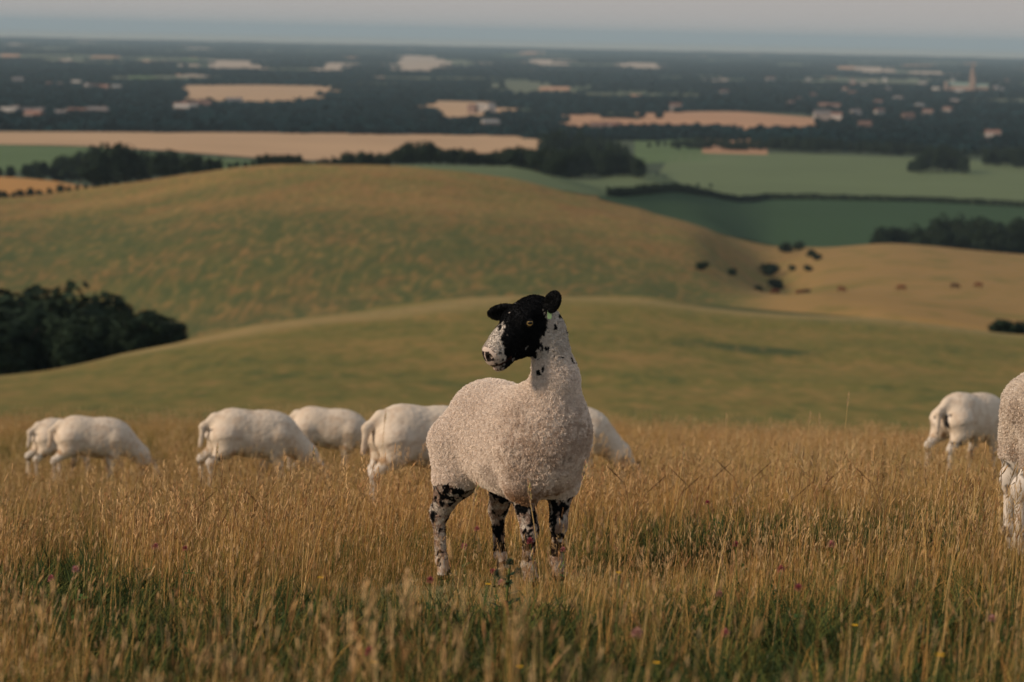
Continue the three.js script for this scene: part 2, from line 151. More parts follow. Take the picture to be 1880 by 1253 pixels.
const COWS = [[74.9,-685.9],[81.6,-685.2],[84.2,-688.9],[94.4,-691.6],[112.0,-693.0],[130.0,-708.2],[139.7,-721.6]];
const CATHEDRAL = [1158.5,-6192.6];
// ---------- the lie of the land ----------
const NEAR = [[0, 1.0], [3, 1.25], [5, 1.49], [8.5, 1.97], [12, 2.54], [20, 3.78], [28, 4.95], [34, 5.75], [40, 6.95], [50, 9.2], [65, 12.0], [85, 14.9]];
const PLAIN = [[1700, 108], [2300, 106.5], [2450, 106.5], [3120, 115], [3710, 118], [4230, 121], [5240, 125], [6300, 127], [8630, 132], [12700, 137], [18000, 141], [25400, 146], [26500, 152]];
const profiles = HILL_PROFILES.map(([az, mid]) => {
  const k = [...NEAR, ...mid, ...PLAIN], n = k.length, x = k.map((p) => Math.log(p[0] + 4)), y = k.map((p) => p[1]), d = [], m = new Array(n).fill(0);
  for (let i = 0; i < n - 1; i++) d.push((y[i + 1] - y[i]) / (x[i + 1] - x[i]));
  m[0] = d[0]; m[n - 1] = d[n - 2];
  for (let i = 1; i < n - 1; i++) m[i] = d[i - 1] * d[i] <= 0 ? 0 : 2 * d[i - 1] * d[i] / (d[i - 1] + d[i]);
  return { az, x, y, m };
});
function along(p, r) {
  const t = Math.log(r + 4), { x, y, m } = p; let i = 0, j = x.length - 1;
  if (t >= x[j]) return y[j];
  while (j - i > 1) { const k = (i + j) >> 1; if (x[k] > t) j = k; else i = k; }
  const w = x[j] - x[i], s = (t - x[i]) / w, s2 = s * s, s3 = s2 * s;
  return y[i] * (2 * s3 - 3 * s2 + 1) + m[i] * w * (s3 - 2 * s2 + s) + y[j] * (3 * s2 - 2 * s3) + m[j] * w * (s3 - s2);
}
const DEG = 180 / Math.PI, last = profiles.length - 1;
function drop(az, r) { // how far the ground lies below the eye
  let h;
  if (az <= profiles[0].az || az >= profiles[last].az) {
    const side = az < 0 ? 0 : last, f = smooth(13, 70, Math.abs(az));
    h = along(profiles[side], r);
    if (f > 0) h = lerp(h, (along(profiles[0], r) + along(profiles[last], r)) / 2, f);
  } else {
    let k = 0; while (profiles[k + 1].az < az) k++;
    const a = profiles[k], b = profiles[k + 1], t = (az - a.az) / (b.az - a.az);
    const h0 = along(profiles[Math.max(0, k - 1)], r), h1 = along(a, r), h2 = along(b, r), h3 = along(profiles[Math.min(last, k + 2)], r);
    h = h1 + 0.5 * t * (h2 - h0 + t * (2 * h0 - 5 * h1 + 4 * h2 - h3 + t * (3 * (h1 - h2) + h3 - h0)));
    const lo = Math.min(h1, h2), hi = Math.max(h1, h2), e = (hi - lo) * 0.12; h = clamp(h, lo - e, hi + e);
  }
  return h - 0.018 * clamp(az, -14, 14) * Math.min(1, r / 20) * (1 - smooth(24, 34, r));
}
function ground(x, z) {
  const r = Math.hypot(x, z), az = Math.atan2(x, -z) * DEG;
  let y = 1 - drop(az, r);
  if (r < 60) y += (fbm2(x * 0.9, z * 0.9, 3) - 0.55) * 0.05;
  else if (r < 1200) y += (fbm2(x * 0.03, z * 0.03, 9) - 0.5) * 2.0 * smooth(60, 200, r) * (1 - smooth(900, 1200, r));
  return y;
}
const at = (az, r) => [r * Math.sin(az / DEG), -r * Math.cos(az / DEG)];
function turf(x, z, r, az) { // colour of the grassland
  if (r < 48) { const g = fbm2(x * 1.7, z * 1.7, 21); return mix3([0.20, 0.20, 0.09], [0.34, 0.26, 0.15], smooth(0.35, 0.7, g)); }
  const big = fbm2(x * 0.020, z * 0.020, 31), med = fbm2(x * 0.10, z * 0.08, 41), fine = fbm2(x * (r < 440 ? 0.8 : 0.75), z * (r < 440 ? 0.25 : 0.16), 51, 3);
  const straw = [0.27, 0.18, 0.066], rust = [0.235, 0.142, 0.055], olive = [0.155, 0.142, 0.044], green = [0.088, 0.108, 0.038], deep = [0.045, 0.07, 0.032], tan = [0.285, 0.185, 0.075];
  const dry = big * 0.3 + med * 0.32 + fine * 0.38;
  let c;
  if (r < 440 && !(az > 3.6 && r > 338)) {           // the near down: olive turf with rusty seed heads and green hollows
    c = mix3(olive, straw, 0.85 * smooth(0.44, 0.66, dry));
    c = mix3(c, green, 0.8 * smooth(0.47, 0.36, dry + 0.05 * smooth(150, 330, r)));
    c = mix3(c, deep, 0.8 * smooth(0.70, 0.78, fbm2(x * 0.05 + 4, z * 0.05, 61)));
    c = mix3(c, [0.34, 0.25, 0.12], 0.6 * smooth(0.10, 0.0, Math.abs(r / (az < 0 ? 300 + az * 8.5 : 312) - 1)));  // pale warm crest: light along the ridge put into the turf colour
    { const grit = fbm2(x * 1.9, z * 0.5, 58, 2) - 0.5; c = mix3(c, rust, 0.55 * smooth(0.08, 0.22, grit)).map((v) => v * (1 + 0.6 * grit)); }
    if (az > 3) c = mix3(c, deep, 0.75 * smooth(18, 3, Math.abs(r - 330 + 6 * (fine - 0.5))) * smooth(3.2, 5, az));
  } else {
    const right = smooth(4.6, 6.6, az - (r > 800 ? 1.2 : 0) * smooth(4.5, 7, az));
    const left = mix3(mix3(straw, rust, smooth(0.4, 0.6, med)), tan, 0.35 * smooth(0.5, 0.7, big));
    const lowDown = smooth(860, 580, r + (az < 0 ? az * 14 : az * 22) + 120 * (med - 0.5) + 220 * (big - 0.5));  // lower slope: green patches, with its shade also put into the colour
    let l = mix3(left, olive, 0.8 * smooth(0.58, 0.38, dry)); { const grit = fbm2(x * 1.1, z * 0.16, 57, 2) - 0.5; l = l.map((v) => v * (1 + 0.7 * grit)); }
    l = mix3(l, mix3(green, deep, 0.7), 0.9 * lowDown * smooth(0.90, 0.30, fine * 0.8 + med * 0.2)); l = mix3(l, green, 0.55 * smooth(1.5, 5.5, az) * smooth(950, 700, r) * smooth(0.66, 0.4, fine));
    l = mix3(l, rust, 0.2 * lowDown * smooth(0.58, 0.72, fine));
    const q = mix3(tan, straw, smooth(0.5, 0.35, dry));
    c = mix3(l, mix3(q, olive, 0.6 * smooth(0.45, 0.33, med)), right);
  }
  if (r > 1050) c = mix3(c, [0.035, 0.055, 0.035], smooth(1050, 1250, r));
  if (r > 1250) { c = mix3([0.035, 0.055, 0.036], [0.085, 0.105, 0.06], fbm2(x * 0.004, z * 0.004, 71)); if (r > 5000) c = mix3(c, [0.12, 0.135, 0.09], smooth(0.56, 0.62, fbm2(x * 0.0036, z * 0.0012, 77))); }
  return c;
}
{
  const azs = [], rs = [];
  for (let a = -180; a < -30; a += 6) azs.push(a);
  for (let a = -30; a < -14; a += 1) azs.push(a);
  for (let a = -14; a < 14; a += 0.08) azs.push(a);
  for (let a = 14; a < 30; a += 1) azs.push(a);
  for (let a = 30; a <= 180; a += 6) azs.push(a);
  for (let r = 0; r < 48; r += 0.4) rs.push(r);
  for (let r = 48; r < 26600; r *= 1.0095) rs.push(r);
  const n = azs.length, p = new Float32Array(n * rs.length * 3), c = new Float32Array(n * rs.length * 3), idx = [];
  let o = 0;
  for (const r of rs) for (const a of azs) {
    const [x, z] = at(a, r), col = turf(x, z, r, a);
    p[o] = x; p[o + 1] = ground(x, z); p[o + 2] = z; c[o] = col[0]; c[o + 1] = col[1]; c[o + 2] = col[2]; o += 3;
  }
  for (let j = 0; j < rs.length - 1; j++) for (let i = 0; i < n - 1; i++) { const k = j * n + i; idx.push(k, k + 1, k + n + 1, k, k + n + 1, k + n); }
  const g = new THREE.BufferGeometry();
  g.setAttribute('position', new THREE.BufferAttribute(p, 3)); g.setAttribute('color', new THREE.BufferAttribute(c, 3)); g.setIndex(idx); g.computeVertexNormals();
  const land = top(new THREE.Mesh(g, painted()), 'downland'); land.receiveShadow = true;
  tag(land, 'rolling grass downland falling away to a flat wooded plain', 'ground', null, 'structure');
}
{ // the sea beyond the plain
  const g = new THREE.RingGeometry(25000, 62000, 96, 2); g.rotateX(-Math.PI / 2);
  const sea = top(new THREE.Mesh(g, new THREE.MeshStandardMaterial({ color: new THREE.Color().setRGB(0.42, 0.40, 0.32), roughness: 0.7 })), 'sea');
  sea.position.y = 1 - 149; tag(sea, 'thin grey blue strip of sea below the horizon', 'sea', null, 'structure');
}
const EWE = [0.022, -8.62, -0.99];
const FLOCK = [
  ['white sheep grazing half hidden behind another at the edge of the flock', -4.62, -24.57, 0.5, 0, 0.92, 0],
  ['white sheep grazing in front of the half hidden one beside long grass', -4.06, -22.94, 0.3, 1, 0.96, 0],
  ['white sheep with dark gap beside its tail grazing ahead of a smaller one', -2.20, -19.88, 0.35, 0, 1, 0],
  ['white sheep grazing behind the rump of the next, head hidden in grass', -1.82, -23.23, 0.15, 1, 0.96, 0],
  ['white sheep with long woolly tail grazing just behind the black faced ewe', -0.60, -15.59, 0.45, 1, 1, 0],
  ['white sheep showing only its bent neck beside the ewe\'s shoulder', 0.34, -18.00, 0.1, 0, 0.95, 0],
  ['white sheep with black patch under its tail turned away from the ewe', 3.76, -19.64, 0.7, 0, 1, 0],
  ['large white sheep cut off by the frame, one pale hind leg showing', 2.22, -8.80, 0.2, 2, 1.08, 1],
];
const STALKS = [[-3.14, 14, 0.62, 0.03, 0], [5.22, 13, 0.55, -0.01, 0], [7.05, 13.5, 0.56, 0.02, 0], [7.93, 13, 0.66, 0.02, 0], [7.48, 13.2, 0.55, -0.02, 0], [1.37, 7.6, 0.42, 0.05, 0], [0.85, 7.4, 0.36, -0.04, 0], [-1.25, 7.2, 0.38, 0.05, 0], [-4.90, 10, 0.45, 0.03, 0], [-7.23, 11, 0.48, 0.04, 0], [3.98, 10, 0.4, 0.03, 0], [5.28, 10.2, 0.34, 0.1, 1], [5.87, 10.3, 0.33, -0.09, 1], [4.37, 10.1, 0.34, 0.09, 1], [4.76, 10, 0.3, -0.08, 1], [3.07, 9.6, 0.33, -0.05, 1], [3.72, 10, 0.29, 0.08, 1], [6.32, 9.8, 0.26, 0.09, 1], [2.81, 9.4, 0.3, 0.08, 1], [7.09, 10.4, 0.3, 0.08, 1], [9.14, 10, 0.3, -0.08, 1], [-7.88, 10, 0.3, 0.08, 1], [-5.42, 9.5, 0.28, -0.09, 1]];
// ---------- fields of the plain ----------
const FIELD_KINDS = {
  wheat: ['wheat_field', [0.46, 0.31, 0.19], 0.7, 'field'], stubble: ['stubble_field', [0.43, 0.25, 0.15], 0.4, 'field'], pale: ['stubble_field', [0.42, 0.34, 0.27], 0.4, 'field'], haze: ['pasture', [0.16, 0.18, 0.12], 0.3, 'field'],
  green: ['pasture', [0.10, 0.15, 0.065], 0.3, 'field'], pasture: ['pasture', [0.122, 0.160, 0.082], 0.3, 'field'], dark: ['crop_field', [0.038, 0.074, 0.036], 0.5, 'field'], barley: ['barley_field', [0.40, 0.215, 0.075], 0.6, 'field'],
};
const fieldAreas = [];
{ // many more small far fields between the woods
  const rnd = random(808);
  for (let i = 0; i < 110; i++) {
    const r = 4600 * Math.pow(4.2, rnd()), az = -13 + 26 * rnd(), w = (0.10 + 0.45 * rnd() * rnd()) * (r > 9000 ? 1.4 : 1), d = (0.03 + 0.05 * rnd()) * (r > 9000 ? 1.6 : 1), t = (rnd() - 0.5) * 0.02;
    FIELDS.push([['pale', 'stubble', 'green', 'pale', 'haze'][Math.floor(rnd() * 5)], [at(az - w, r * (1 - t)), at(az, r), at(az + w, r * (1 + t))], [at(az - w * 0.8, r * (1 + d - t)), at(az + 0.05, r * (1 + d)), at(az + w, r * (1 + d + t))]]);
  }
}
for (const [kind, near, far] of FIELDS) {
  const [name, rgb, lift] = FIELD_KINDS[kind], rows = kind === 'pasture' || kind === 'dark' ? 36 : 16, cols = (near.length - 1) * 4, s = new Soup();
  const pick = (l, t) => { const k = Math.min(l.length - 2, Math.floor(t * (l.length - 1))), f = t * (l.length - 1) - k; return [lerp(l[k][0], l[k + 1][0], f), lerp(l[k][1], l[k + 1][1], f)]; };
  for (let j = 0; j <= rows; j++) for (let i = 0; i <= cols; i++) {
    const a = pick(near, i / cols), b = pick(far, i / cols), x = lerp(a[0], b[0], j / rows), z = lerp(a[1], b[1], j / rows);
    const v = 0.86 + 0.28 * fbm2(x * 0.012, z * 0.012, 81);
    s.v(x, ground(x, z) + lift, z, rgb.map((q) => q * v));
  }
  for (let j = 0; j < rows; j++) for (let i = 0; i < cols; i++) { const k = j * (cols + 1) + i; s.quad(k, k + 1, k + cols + 2, k + cols + 1); }
  const m = top(new THREE.Mesh(s.build(), painted()), name); m.receiveShadow = true; m.userData.kind = 'structure';
  m.userData.label = { wheat: 'pale tan field of ripe wheat between dark woods', stubble: 'pinkish cut stubble field on the plain', pale: 'far pale harvested field among woods', haze: 'far grey green pasture among woods', green: 'green pasture beside the tan field', pasture: 'light green pasture beyond the brown down', dark: 'dark green crop field below the long hedge', barley: 'orange barley field behind the hedge on the brown down' }[kind];
  const polar = ([x, z]) => [Math.atan2(x, -z) * DEG, Math.hypot(x, z)];
  fieldAreas.push([near.map(polar), far.map(polar)]);
}
function inField(az, r, margin = 0) {
  for (const [n, f] of fieldAreas) {
    const a0 = Math.min(n[0][0], f[0][0]), a1 = Math.max(n[n.length - 1][0], f[f.length - 1][0]);
    if (az < a0 - margin * 0.02 || az > a1 + margin * 0.02) continue;
    const rr = (l) => { for (let k = 0; k < l.length - 1; k++) if (az <= l[k + 1][0]) return lerp(l[k][1], l[k + 1][1], clamp((az - l[k][0]) / (l[k + 1][0] - l[k][0]))); return l[l.length - 1][1]; };
    if (r > rr(n) && r < rr(f)) return true;
  }
  return false;
}
// ---------- trees ----------
function crownGeometry(seed, rx, ry, faces, size, lobes) { // leaf clumps through a lobed crown of height 2 ry on a short stem, unit height 1
  const rnd = random(seed), s = new Soup(), L = [];
  for (let i = 0; i < lobes; i++) { const a = rnd() * 6.283, q = Math.sqrt(rnd()), e = rnd(); L.push([Math.cos(a) * q * rx * 0.62, 1 - ry + (e * 1.5 - 0.85) * ry * 0.75, Math.sin(a) * q * rx * 0.62, (0.30 + 0.28 * rnd()) * Math.min(rx, ry) * 1.25]); }
  L.push([0, 1 - ry, 0, Math.min(rx, ry) * 0.75]);
  for (let i = 0; i < faces; i++) {
    const l = L[Math.floor(rnd() * L.length)], u = rnd() * 2 - 1, a = rnd() * 6.283, q = Math.sqrt(1 - u * u), d = l[3] * (0.72 + 0.32 * rnd());
    const n = [q * Math.cos(a), u, q * Math.sin(a)], y = l[1] + n[1] * d; if (y < 0.10) continue;
    const c = [l[0] + n[0] * d, y, l[2] + n[2] * d], w = size * (0.6 + 0.8 * rnd());
    const t = new THREE.Vector3(n[0] + rnd() - 0.5, n[1] + rnd() - 0.5, n[2] + rnd() - 0.5).normalize(), e1 = new THREE.Vector3(rnd() - 0.5, rnd() - 0.5, rnd() - 0.5).cross(t).normalize(), e2 = t.clone().cross(e1);
    const tone = 0.7 + 0.6 * rnd(), col = [0.017 * tone, 0.029 * tone, 0.018 * tone], k = [];
    for (let j = 0; j < 5; j++) { const b = j / 5 * 6.283 + rnd() * 0.5, ww = w * (0.7 + 0.5 * rnd()), h = (rnd() - 0.5) * w * 0.5; k.push(s.v(c[0] + e1.x * Math.cos(b) * ww + e2.x * Math.sin(b) * ww + t.x * h, c[1] + e1.y * Math.cos(b) * ww + e2.y * Math.sin(b) * ww + t.y * h, c[2] + e1.z * Math.cos(b) * ww + e2.z * Math.sin(b) * ww + t.z * h, col)); }
    s.tri(k[0], k[1], k[2]); s.tri(k[0], k[2], k[3]); s.tri(k[0], k[3], k[4]);
  }
  return s.build();
}
function limb(s, a, b, ra, rb, sides = 6) {
  const A = new THREE.Vector3(...a), B = new THREE.Vector3(...b), d = B.clone().sub(A).normalize(), e = new THREE.Vector3(0.3, 0.1, 1).cross(d).normalize(), f = d.clone().cross(e), k = [];
  for (const [P, r] of [[A, ra], [B, rb]]) for (let i = 0; i < sides; i++) { const t = i / sides * 6.283; k.push(s.v(P.x + (e.x * Math.cos(t) + f.x * Math.sin(t)) * r, P.y + (e.y * Math.cos(t) + f.y * Math.sin(t)) * r, P.z + (e.z * Math.cos(t) + f.z * Math.sin(t)) * r, [0.07, 0.055, 0.04])); }
  for (let i = 0; i < sides; i++) { const j = (i + 1) % sides; s.quad(k[i], k[j], k[sides + j], k[sides + i]); }
}
function trunkGeometry(seed, rx) {
  const s = new Soup(), rnd = random(seed); limb(s, [0, -0.12, 0], [0.01, 0.34, 0], 0.035, 0.022);
  for (let i = 0; i < 5; i++) { const a = i * 1.3 + rnd(); limb(s, [0.01, 0.26 + 0.03 * i, 0], [Math.cos(a) * rx * 0.6, 0.55 + 0.3 * rnd(), Math.sin(a) * rx * 0.6], 0.016, 0.005, 5); }
  return s.build();
}
const leafMat = painted(), barkMat = painted();
const treeVariants = [[11, 0.42, 0.46], [12, 0.36, 0.47], [13, 0.50, 0.45], [14, 0.40, 0.44]].map(([s, rx, ry]) => [crownGeometry(s, rx, ry, 1700, 0.040, 22), trunkGeometry(s + 40, rx)]);
const bushVariants = [[21, 0.52, 0.50], [22, 0.46, 0.50]].map(([s, rx, ry]) => [crownGeometry(s, rx, ry, 700, 0.075, 11), trunkGeometry(s + 40, rx)]);
const TREE_LABELS = {
  belt: ['broadleaf_tree', 'dark tree in the belt behind the left shoulder of the brown down', 'tree', 'tree belt behind the brown down'],
  hedge: ['hedge_shrub', 'dark shrub in the hedge along the top edge of the brown down', 'shrub', 'hedge shrubs on the brown down'],
  copse: ['broadleaf_tree', 'dark tree in the long copse between brown down and tan wheat', 'tree', 'copse behind the brown down'],
  field_row: ['broadleaf_tree', 'dark tree in the row along the far side of the light green pasture', 'tree', 'trees along the far pasture edge'],
  clump: ['broadleaf_tree', 'dark tree in the round clump standing in the light green pasture', 'tree', 'round clump in the pasture'],
  wood: ['broadleaf_tree', 'nearly black tree of the wood below the dark green crop field', 'tree', 'wood behind the tan down'],
  valley: ['broadleaf_tree', 'nearly black tree of the wood in the valley below the olive down', 'tree', 'wood in the near valley'],
  bush: ['hawthorn_bush', 'small dark round bush on the open grass', 'bush', 'scattered bushes on the downs'],
};
{
  const rnd = random(77);
  for (const [kind, x, z, tip, wide] of TREES) {
    const [name, label, category, group] = TREE_LABELS[kind], low = kind === 'bush' || kind === 'hedge', y = ground(x, z), far = Math.hypot(x, z) > 1500, h = low && far ? 3.2 : Math.max(low ? 2.6 : 5, tip - y);
    const [cg, tg] = low ? bushVariants[Math.floor(rnd() * 2)] : treeVariants[Math.floor(rnd() * 4)];
    const o = top(new THREE.Group(), name), cr = new THREE.Mesh(cg, leafMat), tr = new THREE.Mesh(tg, barkMat);
    cr.name = 'crown'; tr.name = 'trunk'; o.add(tr, cr); o.position.set(x, y - 0.02 * h, z); o.rotation.y = rnd() * 6.283;
    const w = Math.min(h, 15) * wide * (kind === 'valley' || kind === 'wood' ? 1.15 : 1); o.scale.set(w, h, w); shade(o);
    const r = Math.hypot(x, z), look = (h > 13 ? 'tall ' : h > 8 ? 'middling ' : 'low ') + (w / h > 1.05 ? 'broad ' : w / h > 0.85 ? 'round ' : 'narrow ');
    tag(o, look + (kind === 'bush' && r < 400 ? 'dark bush at the end of the green fold on the olive down' : kind === 'bush' && r > 1500 ? 'bush alone in the light green pasture' : kind === 'bush' ? 'dark hawthorn in the hollow beside the tan down' : label), category, kind === 'bush' && r < 400 ? 'bushes at the fold' : kind === 'bush' && r > 1500 ? 'bushes in the pasture' : group);
  }
}
{ // the long hedge between the two green fields
  const s = new Soup(), rnd = random(91), base = [0.017, 0.029, 0.018];
  for (let k = 0; k < HEDGE_LINE.length - 1; k++) {
    const [ax, az] = HEDGE_LINE[k], [bx, bz] = HEDGE_LINE[k + 1], n = Math.ceil(Math.hypot(bx - ax, bz - az) / 1.3);
    for (let i = 0; i < n * 70; i++) {
      const t = rnd(), x = lerp(ax, bx, t) + (rnd() - 0.5) * 3.2, z = lerp(az, bz, t) + (rnd() - 0.5) * 3.2, hh = 3.4 + 1.6 * noise2(x * 0.09, z * 0.09, 5), y = ground(x, z) + hh * rnd(), w = 0.5 + 0.5 * rnd(), q = 0.7 + 0.6 * rnd();
      const c = base.map((v) => v * q), P = () => s.v(x + (rnd() - 0.5) * 2 * w, y + (rnd() - 0.5) * 2 * w, z + (rnd() - 0.5) * 2 * w, c); s.tri(P(), P(), P());
    }
  }
  const o = top(new THREE.Group(), 'hedgerow'), f = new THREE.Mesh(s.build(), leafMat); f.name = 'foliage'; f.userData.kind = 'stuff'; o.add(f); shade(o);
  tag(o, 'long straight dark hedge between light and dark green fields', 'hedge');
}
{ // woods and hedges of the plain, too far to count
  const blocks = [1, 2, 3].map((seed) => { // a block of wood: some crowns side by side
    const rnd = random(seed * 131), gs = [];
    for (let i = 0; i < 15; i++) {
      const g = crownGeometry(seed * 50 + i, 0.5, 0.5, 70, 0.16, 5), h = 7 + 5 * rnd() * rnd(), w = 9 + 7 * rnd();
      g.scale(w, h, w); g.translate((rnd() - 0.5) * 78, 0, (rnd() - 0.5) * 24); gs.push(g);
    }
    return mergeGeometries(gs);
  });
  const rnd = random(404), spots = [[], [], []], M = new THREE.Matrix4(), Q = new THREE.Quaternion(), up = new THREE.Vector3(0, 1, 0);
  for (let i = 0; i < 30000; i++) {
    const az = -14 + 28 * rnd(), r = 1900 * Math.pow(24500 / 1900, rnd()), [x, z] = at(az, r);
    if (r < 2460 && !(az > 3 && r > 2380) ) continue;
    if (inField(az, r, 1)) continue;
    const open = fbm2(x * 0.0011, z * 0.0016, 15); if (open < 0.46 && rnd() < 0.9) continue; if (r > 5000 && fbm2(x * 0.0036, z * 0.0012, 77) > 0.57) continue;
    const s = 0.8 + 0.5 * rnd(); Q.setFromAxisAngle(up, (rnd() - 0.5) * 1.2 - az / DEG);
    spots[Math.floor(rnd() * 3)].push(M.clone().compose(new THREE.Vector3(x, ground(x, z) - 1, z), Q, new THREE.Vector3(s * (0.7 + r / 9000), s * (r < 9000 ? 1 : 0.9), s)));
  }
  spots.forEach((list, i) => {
    const im = new THREE.InstancedMesh(blocks[i], leafMat, list.length), C = new THREE.Color(), tr = random(600 + i); list.forEach((m, k) => { im.setMatrixAt(k, m); const t = 0.5 + 1.1 * tr() * tr() + 0.3 * tr(); im.setColorAt(k, C.setRGB(t * (0.45 + 0.25 * tr()), t, t * 1.85)); }); top(im, 'distant_woodland'); shade(im);  // instance tint: blue of distant haze put into the leaf colour
    tag(im, 'mass of distant woods across the plain, tinted with haze blue', 'woodland', 'woods of the plain', 'stuff');
  });
}
// ---------- houses, cathedral, cattle ----------
{
  const walls = [[0.34, 0.32, 0.31], [0.42, 0.40, 0.39], [0.20, 0.14, 0.12], [0.28, 0.245, 0.23]].map((c) => matte(c)), roofs = [[0.16, 0.10, 0.085], [0.20, 0.12, 0.10], [0.17, 0.16, 0.165], [0.30, 0.29, 0.28]].map((c) => matte(c));
  const body = new THREE.BoxGeometry(12, 5.4, 8); body.translate(0, 2.7, 0);
  const gable = new THREE.Shape([new THREE.Vector2(-4.6, 5.3), new THREE.Vector2(4.6, 5.3), new THREE.Vector2(0, 9)]), roof = new THREE.ExtrudeGeometry(gable, { depth: 12.8, bevelEnabled: false }); roof.translate(0, 0, -6.4); roof.rotateY(Math.PI / 2);
  const stack = new THREE.BoxGeometry(1, 2.6, 1.2); stack.translate(3.6, 8.8, 0);
  const rnd = random(55);
  for (const [x, z] of HOUSES) {
    const k = rnd(), white = k < 0.62, o = top(new THREE.Group(), 'house'), w = new THREE.Mesh(body, walls[white ? Math.floor(rnd() * 2) : 2 + Math.floor(rnd() * 2)]), rk = Math.floor(rnd() * 4), r = new THREE.Mesh(roof, roofs[rk]), c = new THREE.Mesh(stack, walls[2]);
    w.name = 'wall'; r.name = 'roof'; c.name = 'chimney'; r.add(c); o.add(w, r); const s = 0.75 + 0.4 * rnd();
    o.position.set(x, ground(x, z) + 4.0, z); o.rotation.y = (rnd() - 0.5) * 1.6; o.scale.set(s * (1 + rnd()), s * 1.15, s); shade(o);
    const base = new THREE.Mesh(new THREE.BoxGeometry(12, 6.5, 8), w.material); base.position.y = -3.2; base.name = 'basement'; base.scale.set(0.99, 1, 0.99); o.add(base); shade(base);
    tag(o, 'tiny ' + (white ? 'pale rendered' : 'brick') + ' house with ' + ['brown', 'red brown', 'slate', 'pale grey'][rk] + ' roof among the trees of the plain', 'house', white ? 'pale houses on the plain' : 'brick houses on the plain');
  }
}
{
  const [x, z] = CATHEDRAL, o = top(new THREE.Group(), 'cathedral'), stone = matte([0.33, 0.24, 0.20]), lead = matte([0.20, 0.27, 0.25]);
  const add = (g, m, n, parent = o) => { const q = new THREE.Mesh(g, m); q.name = n; parent.add(q); return q; };
  const gabled = (w, wallH, top_, len) => { const s = new THREE.Shape([[-w / 2, 0], [w / 2, 0], [w / 2, wallH], [0, top_], [-w / 2, wallH]].map((p) => new THREE.Vector2(...p))), g = new THREE.ExtrudeGeometry(s, { depth: len, bevelEnabled: false }); g.translate(0, 0, -len / 2); g.rotateY(Math.PI / 2); return g; };
  const slab = (w, len, h0, h1) => { const s = new THREE.Shape([[-w / 2 - 0.6, h0], [0, h1], [w / 2 + 0.6, h0], [w / 2 + 0.6, h0 + 0.8], [0, h1 + 0.9], [-w / 2 - 0.6, h0 + 0.8]].map((p) => new THREE.Vector2(...p))), g = new THREE.ExtrudeGeometry(s, { depth: len, bevelEnabled: false }); g.translate(0, 0, -len / 2); g.rotateY(Math.PI / 2); return g; };
  const nave = add(gabled(14, 22, 30, 62), stone, 'nave'); nave.position.x = -38; add(slab(14, 62.5, 22, 30), lead, 'roof', nave);
  const choir = add(gabled(14, 21, 28, 34), stone, 'choir'); choir.position.x = 24; add(slab(14, 34.5, 21, 28), lead, 'roof', choir);
  const aisle = add(gabled(28, 11, 15, 64), stone, 'aisle'); aisle.position.x = -37;
  const tr = add(gabled(13, 20, 27, 44), stone, 'transept'); tr.rotation.y = Math.PI / 2;
  const tower = add(new THREE.BoxGeometry(14, 44, 14), stone, 'tower'); tower.position.y = 22;
  const sp = add(new THREE.ConeGeometry(6.6, 42, 8), stone, 'spire'); sp.position.y = 65;
  for (const a of [-1, 1]) for (const b of [-1, 1]) { const p = add(new THREE.ConeGeometry(1.5, 11, 6), stone, 'pinnacle', tower); p.position.set(a * 6, 27, b * 6); }
  for (const b of [-1, 1]) { const p = add(new THREE.BoxGeometry(8, 32, 8), stone, 'west_tower'); p.position.set(-66, 16, b * 9); }
  o.position.set(x, ground(x, z) - 4, z); o.rotation.y = -0.18; shade(o);
  const foot = add(new THREE.BoxGeometry(130, 8, 30), stone, 'plinth'); foot.position.set(-10, -4, 0);
  tag(o, 'pinkish stone cathedral with tall spire above the far town', 'cathedral');
}
// ---------- animals: smooth-joined tapered capsules and ellipsoids, meshed as one skin ----------
function capsule(a, b, ra, rb, k = 0.03) {
  const dx = b[0] - a[0], dy = b[1] - a[1], dz = b[2] - a[2], L = 1 / Math.max(1e-9, dx * dx + dy * dy + dz * dz);
  return { k, f: (x, y, z) => { const px = x - a[0], py = y - a[1], pz = z - a[2], t = clamp((px * dx + py * dy + pz * dz) * L), qx = px - dx * t, qy = py - dy * t, qz = pz - dz * t; return Math.sqrt(qx * qx + qy * qy + qz * qz) - (ra + (rb - ra) * t); } };
}
function ellipsoid(c, r, k = 0.03, frame = null, cut = false) { // frame: three unit axes of the ellipsoid
  return { k, cut, f: (x, y, z) => {
    let px = x - c[0], py = y - c[1], pz = z - c[2];
    if (frame) { const [e, g, h] = frame, X = px * e[0] + py * e[1] + pz * e[2], Y = px * g[0] + py * g[1] + pz * g[2], Z = px * h[0] + py * h[1] + pz * h[2]; px = X; py = Y; pz = Z; }
    const ax = px / r[0], ay = py / r[1], az = pz / r[2], k0 = Math.sqrt(ax * ax + ay * ay + az * az), bx = ax / r[0], by = ay / r[1], bz = az / r[2], k1 = Math.sqrt(bx * bx + by * by + bz * bz);
    return k1 < 1e-9 ? -Math.min(r[0], r[1], r[2]) : k0 * (k0 - 1) / k1;
  } };
}
function field(prims) {
  return (x, y, z) => {
    let d = 1e3;
    for (const p of prims) {
      const e = p.f(x, y, z), k = p.k;
      if (p.cut) { const h = Math.max(k - Math.abs(d + e), 0) / k; d = Math.max(d, -e) + h * h * k * 0.25; }
      else { const h = Math.max(k - Math.abs(d - e), 0) / k; d = Math.min(d, e) - h * h * k * 0.25; }
    }
    return d;
  };
}
